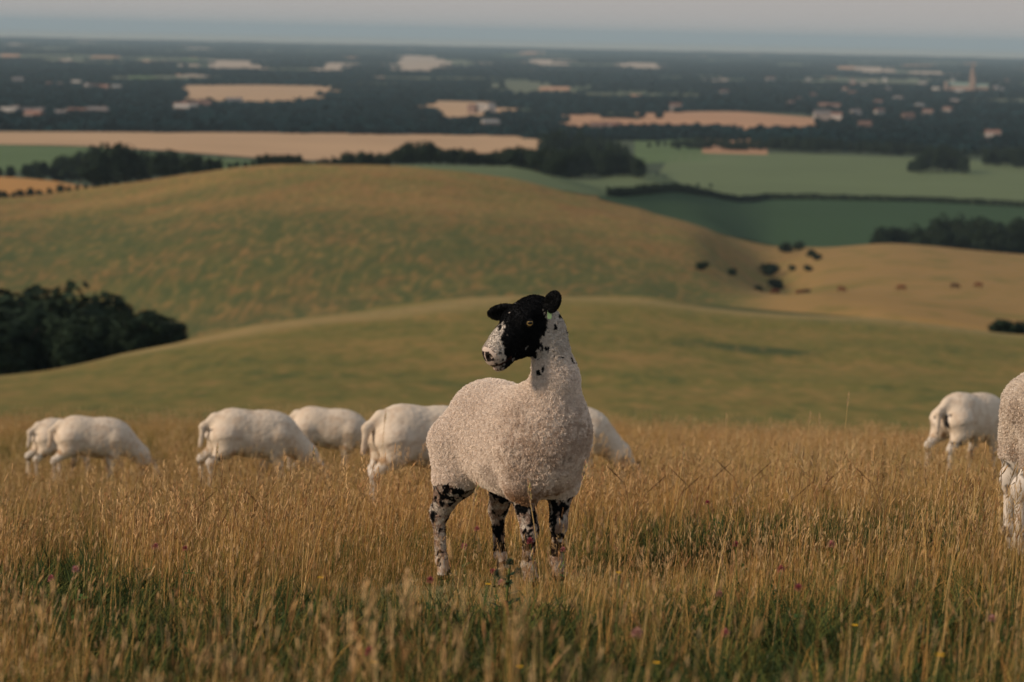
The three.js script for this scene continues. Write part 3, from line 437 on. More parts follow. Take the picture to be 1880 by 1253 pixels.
function skin(f, lo, hi, cell) { // surface nets on the blocks of cells that the surface passes through
  const B = 8, n = [0, 1, 2].map((i) => Math.ceil((hi[i] - lo[i]) / cell / B) * B), N = n.map((v) => v + 1);
  const val = new Float32Array(N[0] * N[1] * N[2]).fill(9), vert = new Int32Array(n[0] * n[1] * n[2]).fill(-1), blocks = [], at3 = (i, j, k) => (k * N[1] + j) * N[0] + i, cellAt = (i, j, k) => (k * n[1] + j) * n[0] + i;
  const reach = B * cell * 0.87 * 1.5 + 0.01;
  for (let k = 0; k < n[2]; k += B) for (let j = 0; j < n[1]; j += B) for (let i = 0; i < n[0]; i += B) {
    const d = f(lo[0] + (i + B / 2) * cell, lo[1] + (j + B / 2) * cell, lo[2] + (k + B / 2) * cell);
    if (Math.abs(d) > reach) continue;
    blocks.push([i, j, k]);
    for (let c = 0; c <= B; c++) for (let b = 0; b <= B; b++) for (let a = 0; a <= B; a++) { const q = at3(i + a, j + b, k + c); if (val[q] === 9) val[q] = f(lo[0] + (i + a) * cell, lo[1] + (j + b) * cell, lo[2] + (k + c) * cell); }
  }
  const pos = [], idx = [], E = [[0, 1], [2, 3], [4, 5], [6, 7], [0, 2], [1, 3], [4, 6], [5, 7], [0, 4], [1, 5], [2, 6], [3, 7]], v = new Float64Array(8);
  for (const [i0, j0, k0] of blocks) for (let k = k0; k < k0 + B; k++) for (let j = j0; j < j0 + B; j++) for (let i = i0; i < i0 + B; i++) {
    let m = 0; for (let q = 0; q < 8; q++) { v[q] = val[at3(i + (q & 1), j + ((q >> 1) & 1), k + (q >> 2))]; if (v[q] < 0) m |= 1 << q; }
    if (m === 0 || m === 255) continue;
    let x = 0, y = 0, z = 0, c = 0;
    for (const [a, b] of E) if (((m >> a) & 1) !== ((m >> b) & 1)) { const t = v[a] / (v[a] - v[b]); x += lerp(a & 1, b & 1, t); y += lerp((a >> 1) & 1, (b >> 1) & 1, t); z += lerp(a >> 2, b >> 2, t); c++; }
    vert[cellAt(i, j, k)] = pos.length / 3; pos.push(lo[0] + (i + x / c) * cell, lo[1] + (j + y / c) * cell, lo[2] + (k + z / c) * cell);
  }
  const face = (a, b, c, d, flip) => { if (a < 0 || b < 0 || c < 0 || d < 0) return; if (flip) idx.push(a, c, b, a, d, c); else idx.push(a, b, c, a, c, d); };
  for (const [i0, j0, k0] of blocks) for (let k = Math.max(1, k0); k < k0 + B; k++) for (let j = Math.max(1, j0); j < j0 + B; j++) for (let i = Math.max(1, i0); i < i0 + B; i++) {
    const s = val[at3(i, j, k)] < 0;
    const sx = val[at3(i + 1, j, k)] < 0, sy = val[at3(i, j + 1, k)] < 0, sz = val[at3(i, j, k + 1)] < 0;
    if (s !== sx) face(vert[cellAt(i, j - 1, k - 1)], vert[cellAt(i, j, k - 1)], vert[cellAt(i, j, k)], vert[cellAt(i, j - 1, k)], !s);
    if (s !== sy) face(vert[cellAt(i - 1, j, k - 1)], vert[cellAt(i - 1, j, k)], vert[cellAt(i, j, k)], vert[cellAt(i, j, k - 1)], !s);
    if (s !== sz) face(vert[cellAt(i - 1, j - 1, k)], vert[cellAt(i, j - 1, k)], vert[cellAt(i, j, k)], vert[cellAt(i - 1, j, k)], !s);
  }
  const g = new THREE.BufferGeometry(); g.setAttribute('position', new THREE.Float32BufferAttribute(pos, 3)); g.setIndex(idx); g.computeVertexNormals();
  return g;
}
function colour(g, pick) { // one colour for each vertex from its place and normal
  const p = g.attributes.position, c = new Float32Array(p.count * 3);
  for (let i = 0; i < p.count; i++) { const q = pick(p.getX(i), p.getY(i), p.getZ(i)); c[i * 3] = q[0]; c[i * 3 + 1] = q[1]; c[i * 3 + 2] = q[2]; }
  g.setAttribute('color', new THREE.BufferAttribute(c, 3)); return g;
}
function ruffle(g, amount, size, where) { // push the surface in and out along its normals: locks of wool
  const p = g.attributes.position, n = g.attributes.normal;
  for (let i = 0; i < p.count; i++) {
    const x = p.getX(i), y = p.getY(i), z = p.getZ(i), a = where(x, y, z) * amount; if (!a) continue;
    const d = (fbm3(x / size, y / size, z / size, 2) - 0.5) * 2 * a + (noise3(x * 9, y * 9, z * 9) - 0.5) * a * 1.2; p.setXYZ(i, x + n.getX(i) * d, y + n.getY(i) * d, z + n.getZ(i) * d);
  }
  g.computeVertexNormals(); return g;
}
function scatterOn(g, count, seed, keep) { // area-weighted points on a mesh: [x, y, z, nx, ny, nz]
  const p = g.attributes.position, n = g.attributes.normal, ix = g.index.array, cum = new Float64Array(ix.length / 3); let t = 0;
  const A = new THREE.Vector3(), Bv = new THREE.Vector3(), C = new THREE.Vector3();
  for (let i = 0; i < cum.length; i++) { A.fromBufferAttribute(p, ix[3 * i]); Bv.fromBufferAttribute(p, ix[3 * i + 1]).sub(A); C.fromBufferAttribute(p, ix[3 * i + 2]).sub(A); t += Bv.cross(C).length() / 2; cum[i] = t; }
  const rnd = random(seed), out = [];
  for (let q = 0; q < count; q++) {
    const w = rnd() * t; let i = 0, j = cum.length - 1; while (i < j) { const m = (i + j) >> 1; if (cum[m] < w) i = m + 1; else j = m; }
    let a = rnd(), b = rnd(); if (a + b > 1) { a = 1 - a; b = 1 - b; } const c = 1 - a - b, k = [ix[3 * i], ix[3 * i + 1], ix[3 * i + 2]];
    const P = [0, 1, 2].map((d) => p.array[k[0] * 3 + d] * a + p.array[k[1] * 3 + d] * b + p.array[k[2] * 3 + d] * c), Nn = [0, 1, 2].map((d) => n.array[k[0] * 3 + d] * a + n.array[k[1] * 3 + d] * b + n.array[k[2] * 3 + d] * c);
    if (keep(...P)) out.push([...P, ...Nn]);
  }
  return out;
}
// ---------- sheep: x forward, y up, z to the animal's right ----------
function legs(P, h) { // h: height of the ground under each foot; feet: fore right, fore left, hind right, hind left as [x, z]
  const [fr, fl, hr, hl] = h.feet;
  for (const [i, [fx, fz], s] of [[0, fr, 1], [1, fl, -1]]) {
    const y = h.low[i];
    P.push(capsule([0.175, 0.53, s * 0.092], [0.172, 0.38 + y * 0.5, s * 0.092], 0.092, 0.058, 0.03));
    P.push(capsule([0.172, 0.39 + y * 0.5, s * 0.088], [fx - 0.005, 0.215 + y, fz], 0.050, 0.027, 0.03));
    P.push(ellipsoid([fx + 0.004, 0.205 + y, fz], [0.030, 0.040, 0.027], 0.02));
    P.push(capsule([fx - 0.004, 0.20 + y, fz], [fx - 0.004, 0.075 + y, fz], 0.022, 0.019, 0.012));
    P.push(ellipsoid([fx - 0.002, 0.072 + y, fz], [0.026, 0.028, 0.024], 0.015));
    P.push(capsule([fx + 0.004, 0.065 + y, fz], [fx + 0.020, 0.020 + y, fz - 0.012], 0.019, 0.018, 0.010), capsule([fx + 0.004, 0.065 + y, fz], [fx + 0.020, 0.020 + y, fz + 0.012], 0.019, 0.018, 0.007));
  }
  for (const [i, [fx, fz], s] of [[2, hr, 1], [3, hl, -1]]) {
    const y = h.low[i], hx = fx - 0.035;
    P.push(capsule([-0.235, 0.47, s * 0.085], [-0.225, 0.39 + y * 0.5, s * 0.105], 0.125, 0.085, 0.035));
    P.push(capsule([-0.22, 0.41 + y * 0.5, s * 0.11], [hx + 0.01, 0.255 + y, fz], 0.074, 0.032, 0.045));
    P.push(ellipsoid([hx - 0.004, 0.245 + y, fz], [0.034, 0.044, 0.027], 0.025));
    P.push(capsule([hx, 0.235 + y, fz], [fx - 0.012, 0.08 + y, fz], 0.022, 0.019, 0.014));
    P.push(ellipsoid([fx - 0.010, 0.076 + y, fz], [0.026, 0.028, 0.024], 0.015));
    P.push(capsule([fx - 0.004, 0.068 + y, fz], [fx + 0.014, 0.020 + y, fz - 0.012], 0.019, 0.018, 0.010), capsule([fx - 0.004, 0.068 + y, fz], [fx + 0.014, 0.020 + y, fz + 0.012], 0.019, 0.018, 0.007));
  }
}
const HS = 1.0; // size of the head
function headFrame(at0, dir) { // a: along the muzzle, b: out of the brow, c: to the animal's right
  const a = new THREE.Vector3(...dir).normalize(), c = a.clone().cross(new THREE.Vector3(0, 1, 0)).normalize(), b = c.clone().cross(a).normalize();
  const to = (p) => [0, 1, 2].map((i) => at0[i] + a.getComponent(i) * p[0] * HS + b.getComponent(i) * p[1] * HS + c.getComponent(i) * p[2] * HS);
  const from = (x, y, z) => { const v = new THREE.Vector3(x - at0[0], y - at0[1], z - at0[2]); return [v.dot(a) / HS, v.dot(b) / HS, v.dot(c) / HS]; };
  const turn = (e) => a.clone().multiplyScalar(e[0]).addScaledVector(b, e[1]).addScaledVector(c, e[2]).normalize();
  return { a, b, c, to, from, turn };
}
function head(P, F, ears) {
  const ellip = (c, r, k, fr, cut) => ellipsoid(c, r.map((v) => v * HS), k, fr, cut), caps = (u, v, r0, r1, k) => capsule(u, v, r0 * HS, r1 * HS, k);
  const { to, turn } = F, ax = [F.a.toArray(), F.b.toArray(), F.c.toArray()];
  P.push(ellip(to([0.010, 0.004, 0]), [0.088, 0.068, 0.066], 0.04, ax));
  P.push(caps(to([0.06, -0.004, 0]), to([0.19, -0.024, 0]), 0.056, 0.041, 0.03));
  P.push(caps(to([0.05, 0.026, 0]), to([0.165, 0.004, 0]), 0.040, 0.030, 0.03));
  P.push(caps(to([0.025, -0.080, 0]), to([0.165, -0.056, 0]), 0.046, 0.027, 0.03));
  P.push(ellip(to([0.025, -0.055, 0.028]), [0.064, 0.060, 0.036], 0.03, ax), ellip(to([0.025, -0.055, -0.028]), [0.064, 0.060, 0.036], 0.03, ax));
  P.push(ellip(to([0.209, -0.022, 0]), [0.035, 0.037, 0.039], 0.02, ax), ellip(to([0.203, -0.048, 0]), [0.034, 0.018, 0.036], 0.014, ax));
  P.push(ellip(to([0.190, -0.075, 0]), [0.040, 0.016, 0.028], 0.012, ax));
  for (const s of [-1, 1]) {
    P.push(ellip(to([0.060, 0.030, s * 0.047]), [0.034, 0.021, 0.020], 0.018, ax));                       // brow over the eye
    P.push({ ...ellip(to([0.243, -0.018, s * 0.017]), [0.017, 0.009, 0.010], 0.008, ax), cut: true });     // nostril
    P.push({ ...caps(to([0.235, -0.058, s * 0.010]), to([0.168, -0.054, s * 0.040]), 0.0045, 0.004, 0.006), cut: true }); // line of the mouth
  }
  for (const [s, dir, face] of ears) { // an ear: a cupped leaf
    const u = turn(dir), w0 = turn(face), w = w0.clone().addScaledVector(u, -w0.dot(u)).normalize(), v = w.clone().cross(u), base = new THREE.Vector3(...to([s > 0 ? 0.0 : -0.022, 0.022, s > 0 ? 0.066 : -0.056])), c = base.clone().addScaledVector(u, 0.066 * HS), fr = [u.toArray(), v.toArray(), w.toArray()];
    P.push(ellip(c.toArray(), [0.066, 0.033, 0.014], 0.02, fr));
    P.push({ ...ellip(c.clone().addScaledVector(w, 0.016 * HS).addScaledVector(u, -0.004 * HS).toArray(), [0.052, 0.024, 0.013], 0.008, fr), cut: true });
  }
}
const INK = [0.012, 0.013, 0.015], WOOL = [0.82, 0.74, 0.675], HAIR = [0.66, 0.61, 0.56], DIRT_AND_SHADE = [0.36, 0.22, 0.125], HOOF = [0.035, 0.03, 0.028];
function trunk(P, tail) {
  P.push(ellipsoid([-0.01, 0.530, 0], [0.300, 0.182, 0.160], 0.05));
  P.push(ellipsoid([-0.188, 0.545, 0], [0.155, 0.163, 0.148], 0.08));
  P.push(ellipsoid([0.120, 0.535, 0], [0.175, 0.182, 0.144], 0.08));
  P.push(ellipsoid([0.00, 0.458, 0], [0.240, 0.126, 0.148], 0.08));
  P.push(ellipsoid([0.210, 0.510, 0], [0.098, 0.130, 0.104], 0.06));
  if (tail) P.push(capsule([-0.33, 0.63, 0], [-0.40, 0.54, 0], 0.028, 0.024, 0.05), capsule([-0.40, 0.54, 0], [-0.405, 0.38, 0.01], 0.024, 0.018, 0.03));
}
const woolMat = painted(), lockMat = new THREE.MeshPhysicalMaterial({ roughness: 1, specularIntensity: 0.0, side: THREE.DoubleSide });
const lockShape = (() => { // one small tuft of curled wool fibres, 1 high
  const s = new Soup(), rnd = random(17), white = [1, 1, 1];
  for (let i = 0; i < 8; i++) {
    const a = i * 2.4, q = 0.34 * Math.sqrt(i / 8), x = Math.cos(a) * q, z = Math.sin(a) * q, b = rnd() * 6.283, w = 0.10, l = 0.7 + 0.4 * rnd(), c = 0.25 + 0.3 * rnd(), cx = Math.cos(b), cz = Math.sin(b);
    const A = s.v(x - cz * w, 0, z + cx * w, white), B = s.v(x + cz * w, 0, z - cx * w, white), D = s.v(x + cx * c * 0.5 - cz * w, l * 0.6, z + cz * c * 0.5 + cx * w, white), E = s.v(x + cx * c * 0.5 + cz * w, l * 0.6, z + cz * c * 0.5 - cx * w, white), T = s.v(x + cx * c * 1.3, l * 0.92, z + cz * c * 1.3, white);
    s.quad(A, B, E, D); s.tri(D, E, T);
  }
  const g = s.build(); g.deleteAttribute('color'); return g;
})();
function fleece(g, count, seed, keep, paint, size) {
  const pts = scatterOn(g, count, seed, keep), im = new THREE.InstancedMesh(lockShape, lockMat, pts.length), rnd = random(seed + 1), M = new THREE.Matrix4(), Q = new THREE.Quaternion(), R = new THREE.Quaternion(), up = new THREE.Vector3(0, 1, 0), N = new THREE.Vector3(), C = new THREE.Color();
  pts.forEach(([x, y, z, a, b, c], i) => {
    N.set(a, b, c).normalize(); N.add(new THREE.Vector3(rnd() - 0.5, rnd() - 0.85, rnd() - 0.5).multiplyScalar(1.7)).normalize();
    Q.setFromUnitVectors(up, N).multiply(R.setFromAxisAngle(up, rnd() * 6.283)); const s = size(x, y, z) * (0.7 + 0.6 * rnd()), l = s * (1.3 + 0.9 * rnd());
    im.setMatrixAt(i, M.compose(new THREE.Vector3(x - N.x * s * 0.25, y - N.y * s * 0.25, z - N.z * s * 0.25), Q, new THREE.Vector3(s, l, s)));
    const q = paint(x, y, z), v = 0.06 + 0.08 * smooth(0.05, 0.25, x), t = 1 + v * (rnd() * 2 - 1); im.setColorAt(i, C.setRGB(q[0] * t, q[1] * t, q[2] * t));
  });
  im.name = 'fleece'; im.userData.kind = 'stuff'; return im;
}
const organic = (x, y, z, s, seed, n = 3) => { // blotches with no grain of their own: turned and bent noise
  const a = noise3(x * s * 0.9 + seed, y * s * 0.9, z * s * 0.9) - 0.5, b = noise3(x * s * 0.9, y * s * 0.9 + seed, z * s * 0.9 + 9) - 0.5, c = noise3(x * s * 0.9 + 5, y * s * 0.9, z * s * 0.9 + seed) - 0.5;
  return fbm3((0.77 * x + 0.49 * y - 0.41 * z) * s + 1.1 * a + seed, (-0.61 * x + 0.72 * y + 0.33 * z) * s + 1.1 * b, (0.46 * x + 0.16 * y + 0.87 * z) * s + 1.1 * c - seed, n);
};
const blot = (x, y, z, s, seed) => organic(x, y, z, s, seed, 2);

{ // the ewe that stands and looks back over her shoulder
  const P = []; trunk(P, false);
  P.push(ellipsoid([0.180, 0.60, 0], [0.145, 0.135, 0.130], 0.08));
  P.push(capsule([0.215, 0.62, 0.005], [0.262, 0.78, 0.012], 0.120, 0.074, 0.09), capsule([0.262, 0.78, 0.012], [0.252, 0.955, 0.045], 0.074, 0.062, 0.04));
  legs(P, { feet: [[0.215, 0.075], [0.190, -0.065], [-0.285, 0.125], [-0.255, -0.115]], low: [0.032, 0.032, -0.042, -0.042] });
  const F = headFrame([0.232, 1.003, 0.094], [0.063, -0.49, 0.86]);
  head(P, F, [[1, [0.42, -0.05, 0.90], [0.85, -0.1, -0.3]], [-1, [-0.05, 0.45, -0.78], [0.75, 0.1, 0.45]]]);
  const g = skin(field(P), [-0.48, -0.06, -0.34], [0.56, 1.14, 0.46], 0.0041);
  const inHead = (x, y, z) => { if (y < 0.76) return null; const [a, b, c] = F.from(x, y, z); return a > -0.1 && a < 0.28 && b > -0.125 && Math.abs(c) < 0.2 && (b > 0.02 || a + 0.010 + 0.85 * b > -0.035) ? [a, b, c] : null; };
  const legTop = (x, y, z) => (x < 0 ? 0.355 : 0.345) + 0.05 * (fbm3(x * 16, y * 9, z * 16, 2) - 0.5) ;
  const onTrunk = (x, y, z) => x > -0.16 && x < 0.12 || y > 0.44;
  const wool = (x, y, z) => {
    let c = WOOL; const n = fbm3(x * 34, y * 34, z * 34, 2), m = fbm3(x * 9 + 3, y * 9, z * 9, 3), e = fbm3(x * 90, y * 90, z * 90, 2);
    const front = smooth(0.06, 0.26, x) * smooth(0.76, 0.60, y), low = smooth(0.42, 0.34, y) * smooth(-0.2, -0.05, x);  // front: dirty chest; low: browner towards the belly
    c = mix3(c, DIRT_AND_SHADE, clamp(0.40 * front * smooth(0.40, 0.62, m * 0.6 + e * 0.4) + 0.7 * low * smooth(0.35, 0.6, m * 0.7 + e * 0.3) + 0.12 * smooth(0.55, 0.75, e * 0.6 + n * 0.4)));
    c = mix3(c, [0.20, 0.155, 0.12], 0.28 * front * smooth(0.50, 0.68, blot(x, y, z, 11, 5)) * smooth(0.46, 0.60, e));
    c = mix3(c, [0.68, 0.60, 0.54], smooth(0.07, 0.045, Math.hypot(x - 0.07, (y - 0.40) * 1.0, z - 0.17)));
    return c;
  };
  const paint = (x, y, z) => {
    const hd = inHead(x, y, z);
    if (hd) {
      const [a, b, c] = hd, n = blot(x, y, z, 46, 2) - 0.5, f = blot(x, y, z, 130, 8) - 0.5;
      if (b > -0.032 && a > 0.231 && Math.abs(Math.abs(c) - 0.018) < 0.016 && b < 0.004) return [0.02, 0.016, 0.016];
      if (a > 0.165 && Math.abs(b + 0.057) < 0.0055 && a + Math.abs(c) * 0.4 < 0.252) return [0.07, 0.035, 0.03];
      const muzzle = a + b * 0.55 - Math.abs(c) * 0.9 + n * 0.085 + f * 0.06;
      const pale = mix3(HAIR, [0.42, 0.29, 0.26], 0.55 * smooth(0.205, 0.235, a) + 0.25 * smooth(-0.06, -0.075, b)), mz = smooth(0.145, 0.166, muzzle);
      if (mz > 0) return mix3(INK, pale, mz);
      const back = a + 0.010 + 0.85 * Math.min(b, 0.0) + n * 0.05 + f * 0.03;              // behind the cheek the hair is white with small black spots
      if (back < 0.006 && b < 0.02 && Math.abs(c) < 0.09) return mix3(mix3(HAIR, INK, smooth(0.635, 0.675, blot(x, y, z, 62, 14))), INK, smooth(-0.006, 0.006, back));
      return mix3(INK, [0.42, 0.40, 0.38], smooth(0.775, 0.82, blot(x, y, z, 40, 21)));
    }
    if (y < 0.028 + (x < 0 ? -0.042 : 0.032)) return HOOF;
    if (y > 0.80) { // the neck: white hair, a row of black patches down the side
      const s = blot(x, y, z, 34, 14), c = mix3(HAIR, WOOL, smooth(0.9, 0.82, y)); return s > 0.64 && x > 0.20 ? mix3(c, INK, smooth(0.64, 0.70, s)) : c;
    }
    if (y < legTop(x, y, z) && !(x > -0.15 && x < 0.10)) {
      const s = organic(x, y * 0.8, z, 52, 9), shin = y < 0.125 && x > 0, dark = x > 0 ? (y > 0.13 && y < 0.20 ? 0.42 : 0.545) : 0.545;
      const inner = smooth(0.08, 0.05, Math.abs(z)) * 0.10;
      const k = smooth(dark - inner - 0.035, dark - inner + 0.035, s);
      const skinny = mix3([0.42, 0.30, 0.24], HAIR, smooth(0.3, 0.7, fbm3(x * 60, y * 60, z * 60, 2)));
      return shin ? mix3(skinny, INK, 0.85 * smooth(0.66, 0.72, s)) : mix3(skinny, x > 0 && y < 0.20 ? [0.045, 0.03, 0.025] : INK, k);
    }
    return wool(x, y, z);
  };
  ruffle(g, 0.0046, 0.0085, (x, y, z) => inHead(x, y, z) || y < legTop(x, y, z) && !(x > -0.15 && x < 0.10) ? 0.12 : 1);
  const o = top(new THREE.Group(), 'ewe'), body = new THREE.Mesh(colour(g, paint), woolMat); body.name = 'body'; o.add(body);
  const woolly = (x, y, z) => y < 0.93 && !inHead(x, y, z) && (y > legTop(x, y, z) - 0.01 || (x > -0.15 && x < 0.10)) && noise3(x * 30, y * 30, z * 30) < smooth(0.96, 0.80, y) + 0.1;
  o.add(fleece(g, 300000, 71, woolly, (x, y, z) => (y > 0.80 ? paint(x, y, z) : wool(x, y, z)).map((v) => v * 1.15), (x, y, z) => 0.0046 - 0.0010 * smooth(0.68, 0.84, y)));
  const hairy = (x, y, z) => !woolly(x, y, z) && y > 0.05 && !(inHead(x, y, z) && (Math.hypot(...F.to([0.062, 0.020, -0.0590]).map((v, i) => v - [x, y, z][i])) < 0.019 || F.from(x, y, z)[0] > 0.222));
  const coat = fleece(g, 200000, 91, hairy, paint, () => 0.0030); coat.name = 'short_hair'; o.add(coat);
  // eyes: amber with a level black pupil
  for (const s of [-1, 1]) {
    const e = new THREE.Group(); e.name = 'eye'; e.position.set(...F.to([0.062, 0.020, s * 0.0590]));
    const out = F.turn([0.25, 0.10, s * 0.96]); e.quaternion.setFromUnitVectors(new THREE.Vector3(0, 0, 1), out);
    const ball = new THREE.Mesh(new THREE.SphereGeometry(0.0158, 20, 14), new THREE.MeshStandardMaterial({ color: new THREE.Color().setRGB(0.44, 0.29, 0.10), roughness: 0.12 })); ball.name = 'eyeball'; ball.position.z = 0.000;
    const pupil = new THREE.Mesh(new THREE.SphereGeometry(1, 14, 10), new THREE.MeshStandardMaterial({ color: 0x030303, roughness: 0.12 })); pupil.name = 'pupil'; pupil.scale.set(0.0095, 0.0046, 0.003); pupil.position.z = 0.0144;
    const lid = new THREE.Mesh(new THREE.TorusGeometry(0.0140, 0.0026, 8, 24), matte([0.016, 0.016, 0.017])); lid.name = 'eyelid'; lid.scale.set(1.12, 0.80, 1); lid.position.z = 0.0095;
    const hood = new THREE.Mesh(new THREE.SphereGeometry(0.0176, 20, 8, 0, 6.2832, 0, 0.98), matte([0.014, 0.014, 0.015])); hood.name = 'upper_eyelid'; hood.rotation.x = 0.18; hood.position.z = -0.0004;
    e.add(ball, pupil, lid, hood); o.add(e);
  }
  // ear tags: a yellow one in the far ear, a green one in the near ear
  const tagGeo = (w, h) => { const s = new THREE.Shape(); s.moveTo(-w / 2, 0); s.lineTo(-w / 2, -h * 0.8); s.quadraticCurveTo(-w / 2, -h, 0, -h); s.quadraticCurveTo(w / 2, -h, w / 2, -h * 0.8); s.lineTo(w / 2, 0); s.quadraticCurveTo(0, h * 0.2, -w / 2, 0); const q = new THREE.ExtrudeGeometry(s, { depth: 0.002, bevelEnabled: true, bevelSize: 0.0006, bevelThickness: 0.0006, bevelSegments: 1 }); return q; };
  const tags = [[[0.035, -0.012, 0.082], [0.62, 0.30, 0.05], 0.010, 0.036, 'ear_tag'], [[-0.030, 0.024, -0.092], [0.22, 0.36, 0.20], 0.014, 0.030, 'ear_tag']];
  for (const [p, rgb, w, h, n] of tags) { const m = new THREE.Mesh(tagGeo(w, h), matte(rgb, { roughness: 0.5 })); m.name = n; m.userData.label = n === 'ear_tag' && rgb[0] > 0.5 ? 'yellow plastic ear tag' : 'green plastic ear tag'; m.position.set(...F.to(p)).addScaledVector(F.a, 0.014); m.lookAt(m.position.clone().add(new THREE.Vector3(0.8, 0.1, 0.6))); o.add(m); }
  const [x, z] = [EWE[0], EWE[1]]; o.position.set(x, ground(x, z), z); o.rotation.y = EWE[2]; shade(o);
  tag(o, 'shorn ewe with black face and speckled legs standing with raised turned head', 'sheep');
}

// the grazing sheep behind her
function grazer(seed, cell, dy, tail = true, back = 0) {
  const P = []; trunk(P, tail); if (!tail) P.push(capsule([-0.33, 0.60, 0.02], [-0.385, 0.50, 0.03], 0.045, 0.035, 0.04), capsule([-0.29, 0.52, 0.08], [-0.30, 0.36, 0.10], 0.11, 0.075, 0.06), capsule([-0.29, 0.52, -0.08], [-0.30, 0.36, -0.10], 0.11, 0.075, 0.06));
  P.push(capsule([0.20, 0.56, 0], [0.42, 0.40, 0.01], 0.135, 0.090, 0.06), capsule([0.42, 0.40, 0.01], [0.53, 0.27, 0.02], 0.088, 0.066, 0.03));
  const rnd = random(seed), q = () => (rnd() - 0.5) * 0.12;
  legs(P, { feet: [[0.21 + q(), 0.085], [0.17 + q(), -0.08], [-0.29 + q() * (back ? 0 : 1) - back, 0.11], [-0.27 + q() * (back ? 0 : 1) - back * 0.4, -0.11]], low: [-dy, -dy, dy, dy] });
  const F = headFrame([0.545, 0.245, 0.02], [0.40, -0.90, 0.12]);
  head(P, F, [[1, [-0.45, 0.15, 0.88], [0.7, 0.2, 0.3]], [-1, [-0.45, 0.15, -0.88], [0.7, 0.2, -0.3]]]);
  const g = skin(field(P), [-0.56, -0.12, -0.36], [0.78, 0.80, 0.36], cell), onLeg = (x, y, z) => y < 0.33 && (x < -0.14 || (x > 0.10 && x < 0.33)) && Math.abs(z) > 0.02;
  const paint = (x, y, z) => {
    const [a, b, c] = F.from(x, y, z), n = fbm3(x * 22 + seed, y * 22, z * 22, 3);
    if (a > -0.08 && b > -0.11 && x > 0.4 && y < 0.36) return Math.abs(c) > 0.068 || blot(x, y, z, 20, seed) > 0.60 ? INK : HAIR;
    if (onLeg(x, y, z)) return mix3(HAIR, INK, 0.85 * smooth(0.58, 0.64, n));
    if (seed === 3 && x < -0.34 && y < 0.54 && y > 0.3 && Math.abs(z) > 0.028 && Math.abs(z) < 0.09) return mix3(WOOL, INK, smooth(0.40, 0.5, n));
    return mix3([0.66, 0.57, 0.475], DIRT_AND_SHADE, 0.6 * smooth(0.42, 0.36, y) * smooth(0.4, 0.6, n) + 0.3 * smooth(0.45, 0.7, n));  // belly: shade put into the wool colour; the random patches are dirt
  };
  ruffle(g, 0.0035, 0.020, (x, y, z) => onLeg(x, y, z) || (x > 0.45 && y < 0.3) ? 0.1 : 1);
  return [colour(g, paint), onLeg];
}
{
  const shapes = [grazer(3, 0.010, 0.015), grazer(8, 0.010, 0.015), grazer(5, 0.006, 0.015, false, 0.04)];
  FLOCK.forEach(([label, x, z, turn, k, s, locks], i) => {
    const [g, onLeg] = shapes[k], o = top(new THREE.Group(), 'sheep'), b = new THREE.Mesh(g, woolMat); b.name = 'body'; o.add(b);
    if (locks) o.add(fleece(g, 160000, 300 + i, (px, py, pz) => px < 0.1 && !onLeg(px, py, pz), (px, py, pz) => mix3([0.86, 0.78, 0.70], DIRT_AND_SHADE, 0.25 * smooth(0.45, 0.7, fbm3(px * 14, py * 14, pz * 14, 2))), () => 0.0052));
    o.position.set(x, ground(x, z), z); o.rotation.set(0, turn, -0.13, 'YXZ'); o.scale.set(s * 1.1, s * 1.02, s * 0.95); shade(o);
    tag(o, label, 'sheep', 'sheep grazing behind the ewe');
  });
}
{ // cattle on the far tan down
  const P = [ellipsoid([0, 1.0, 0], [0.85, 0.40, 0.34], 0.1), ellipsoid([-0.6, 1.08, 0], [0.34, 0.34, 0.30], 0.1), ellipsoid([0.55, 1.05, 0], [0.34, 0.38, 0.28], 0.1), capsule([0.75, 1.1, 0], [1.15, 0.75, 0], 0.24, 0.15, 0.1), capsule([1.15, 0.72, 0], [1.38, 0.36, 0], 0.14, 0.09, 0.06), capsule([-0.93, 1.25, 0], [-0.98, 0.55, 0], 0.04, 0.03, 0.05)];
  for (const [x, z] of [[0.6, 0.2], [0.5, -0.2], [-0.65, 0.2], [-0.75, -0.2]]) P.push(capsule([x, 0.85, z], [x - 0.02, 0.42, z], 0.15, 0.075, 0.08), capsule([x - 0.02, 0.42, z], [x, 0.05, z], 0.07, 0.06, 0.04));
  for (const s of [-1, 1]) P.push(ellipsoid([1.10, 0.86, s * 0.19], [0.05, 0.06, 0.11], 0.04));
  const g = skin(field(P), [-1.2, -0.1, -0.55], [1.65, 1.6, 0.55], 0.045), coats = [[0.10, 0.035, 0.018], [0.13, 0.05, 0.025], [0.05, 0.025, 0.018]].map((c) => matte(c)), rnd = random(31);
  COWS.forEach(([x, z], i) => {
    const m = top(new THREE.Mesh(g, coats[i % 3]), 'cow'); m.scale.setScalar(1.25); m.position.set(x, ground(x, z), z); m.rotation.y = (i % 2 ? 0 : Math.PI) + (rnd() - 0.5) * 1.4; shade(m);
    tag(m, ['reddish brown cow grazing on the far tan down', 'chestnut cow grazing on the far tan down', 'dark brown cow grazing on the far tan down'][i % 3], 'cow', 'cattle on the tan down');
  });
}
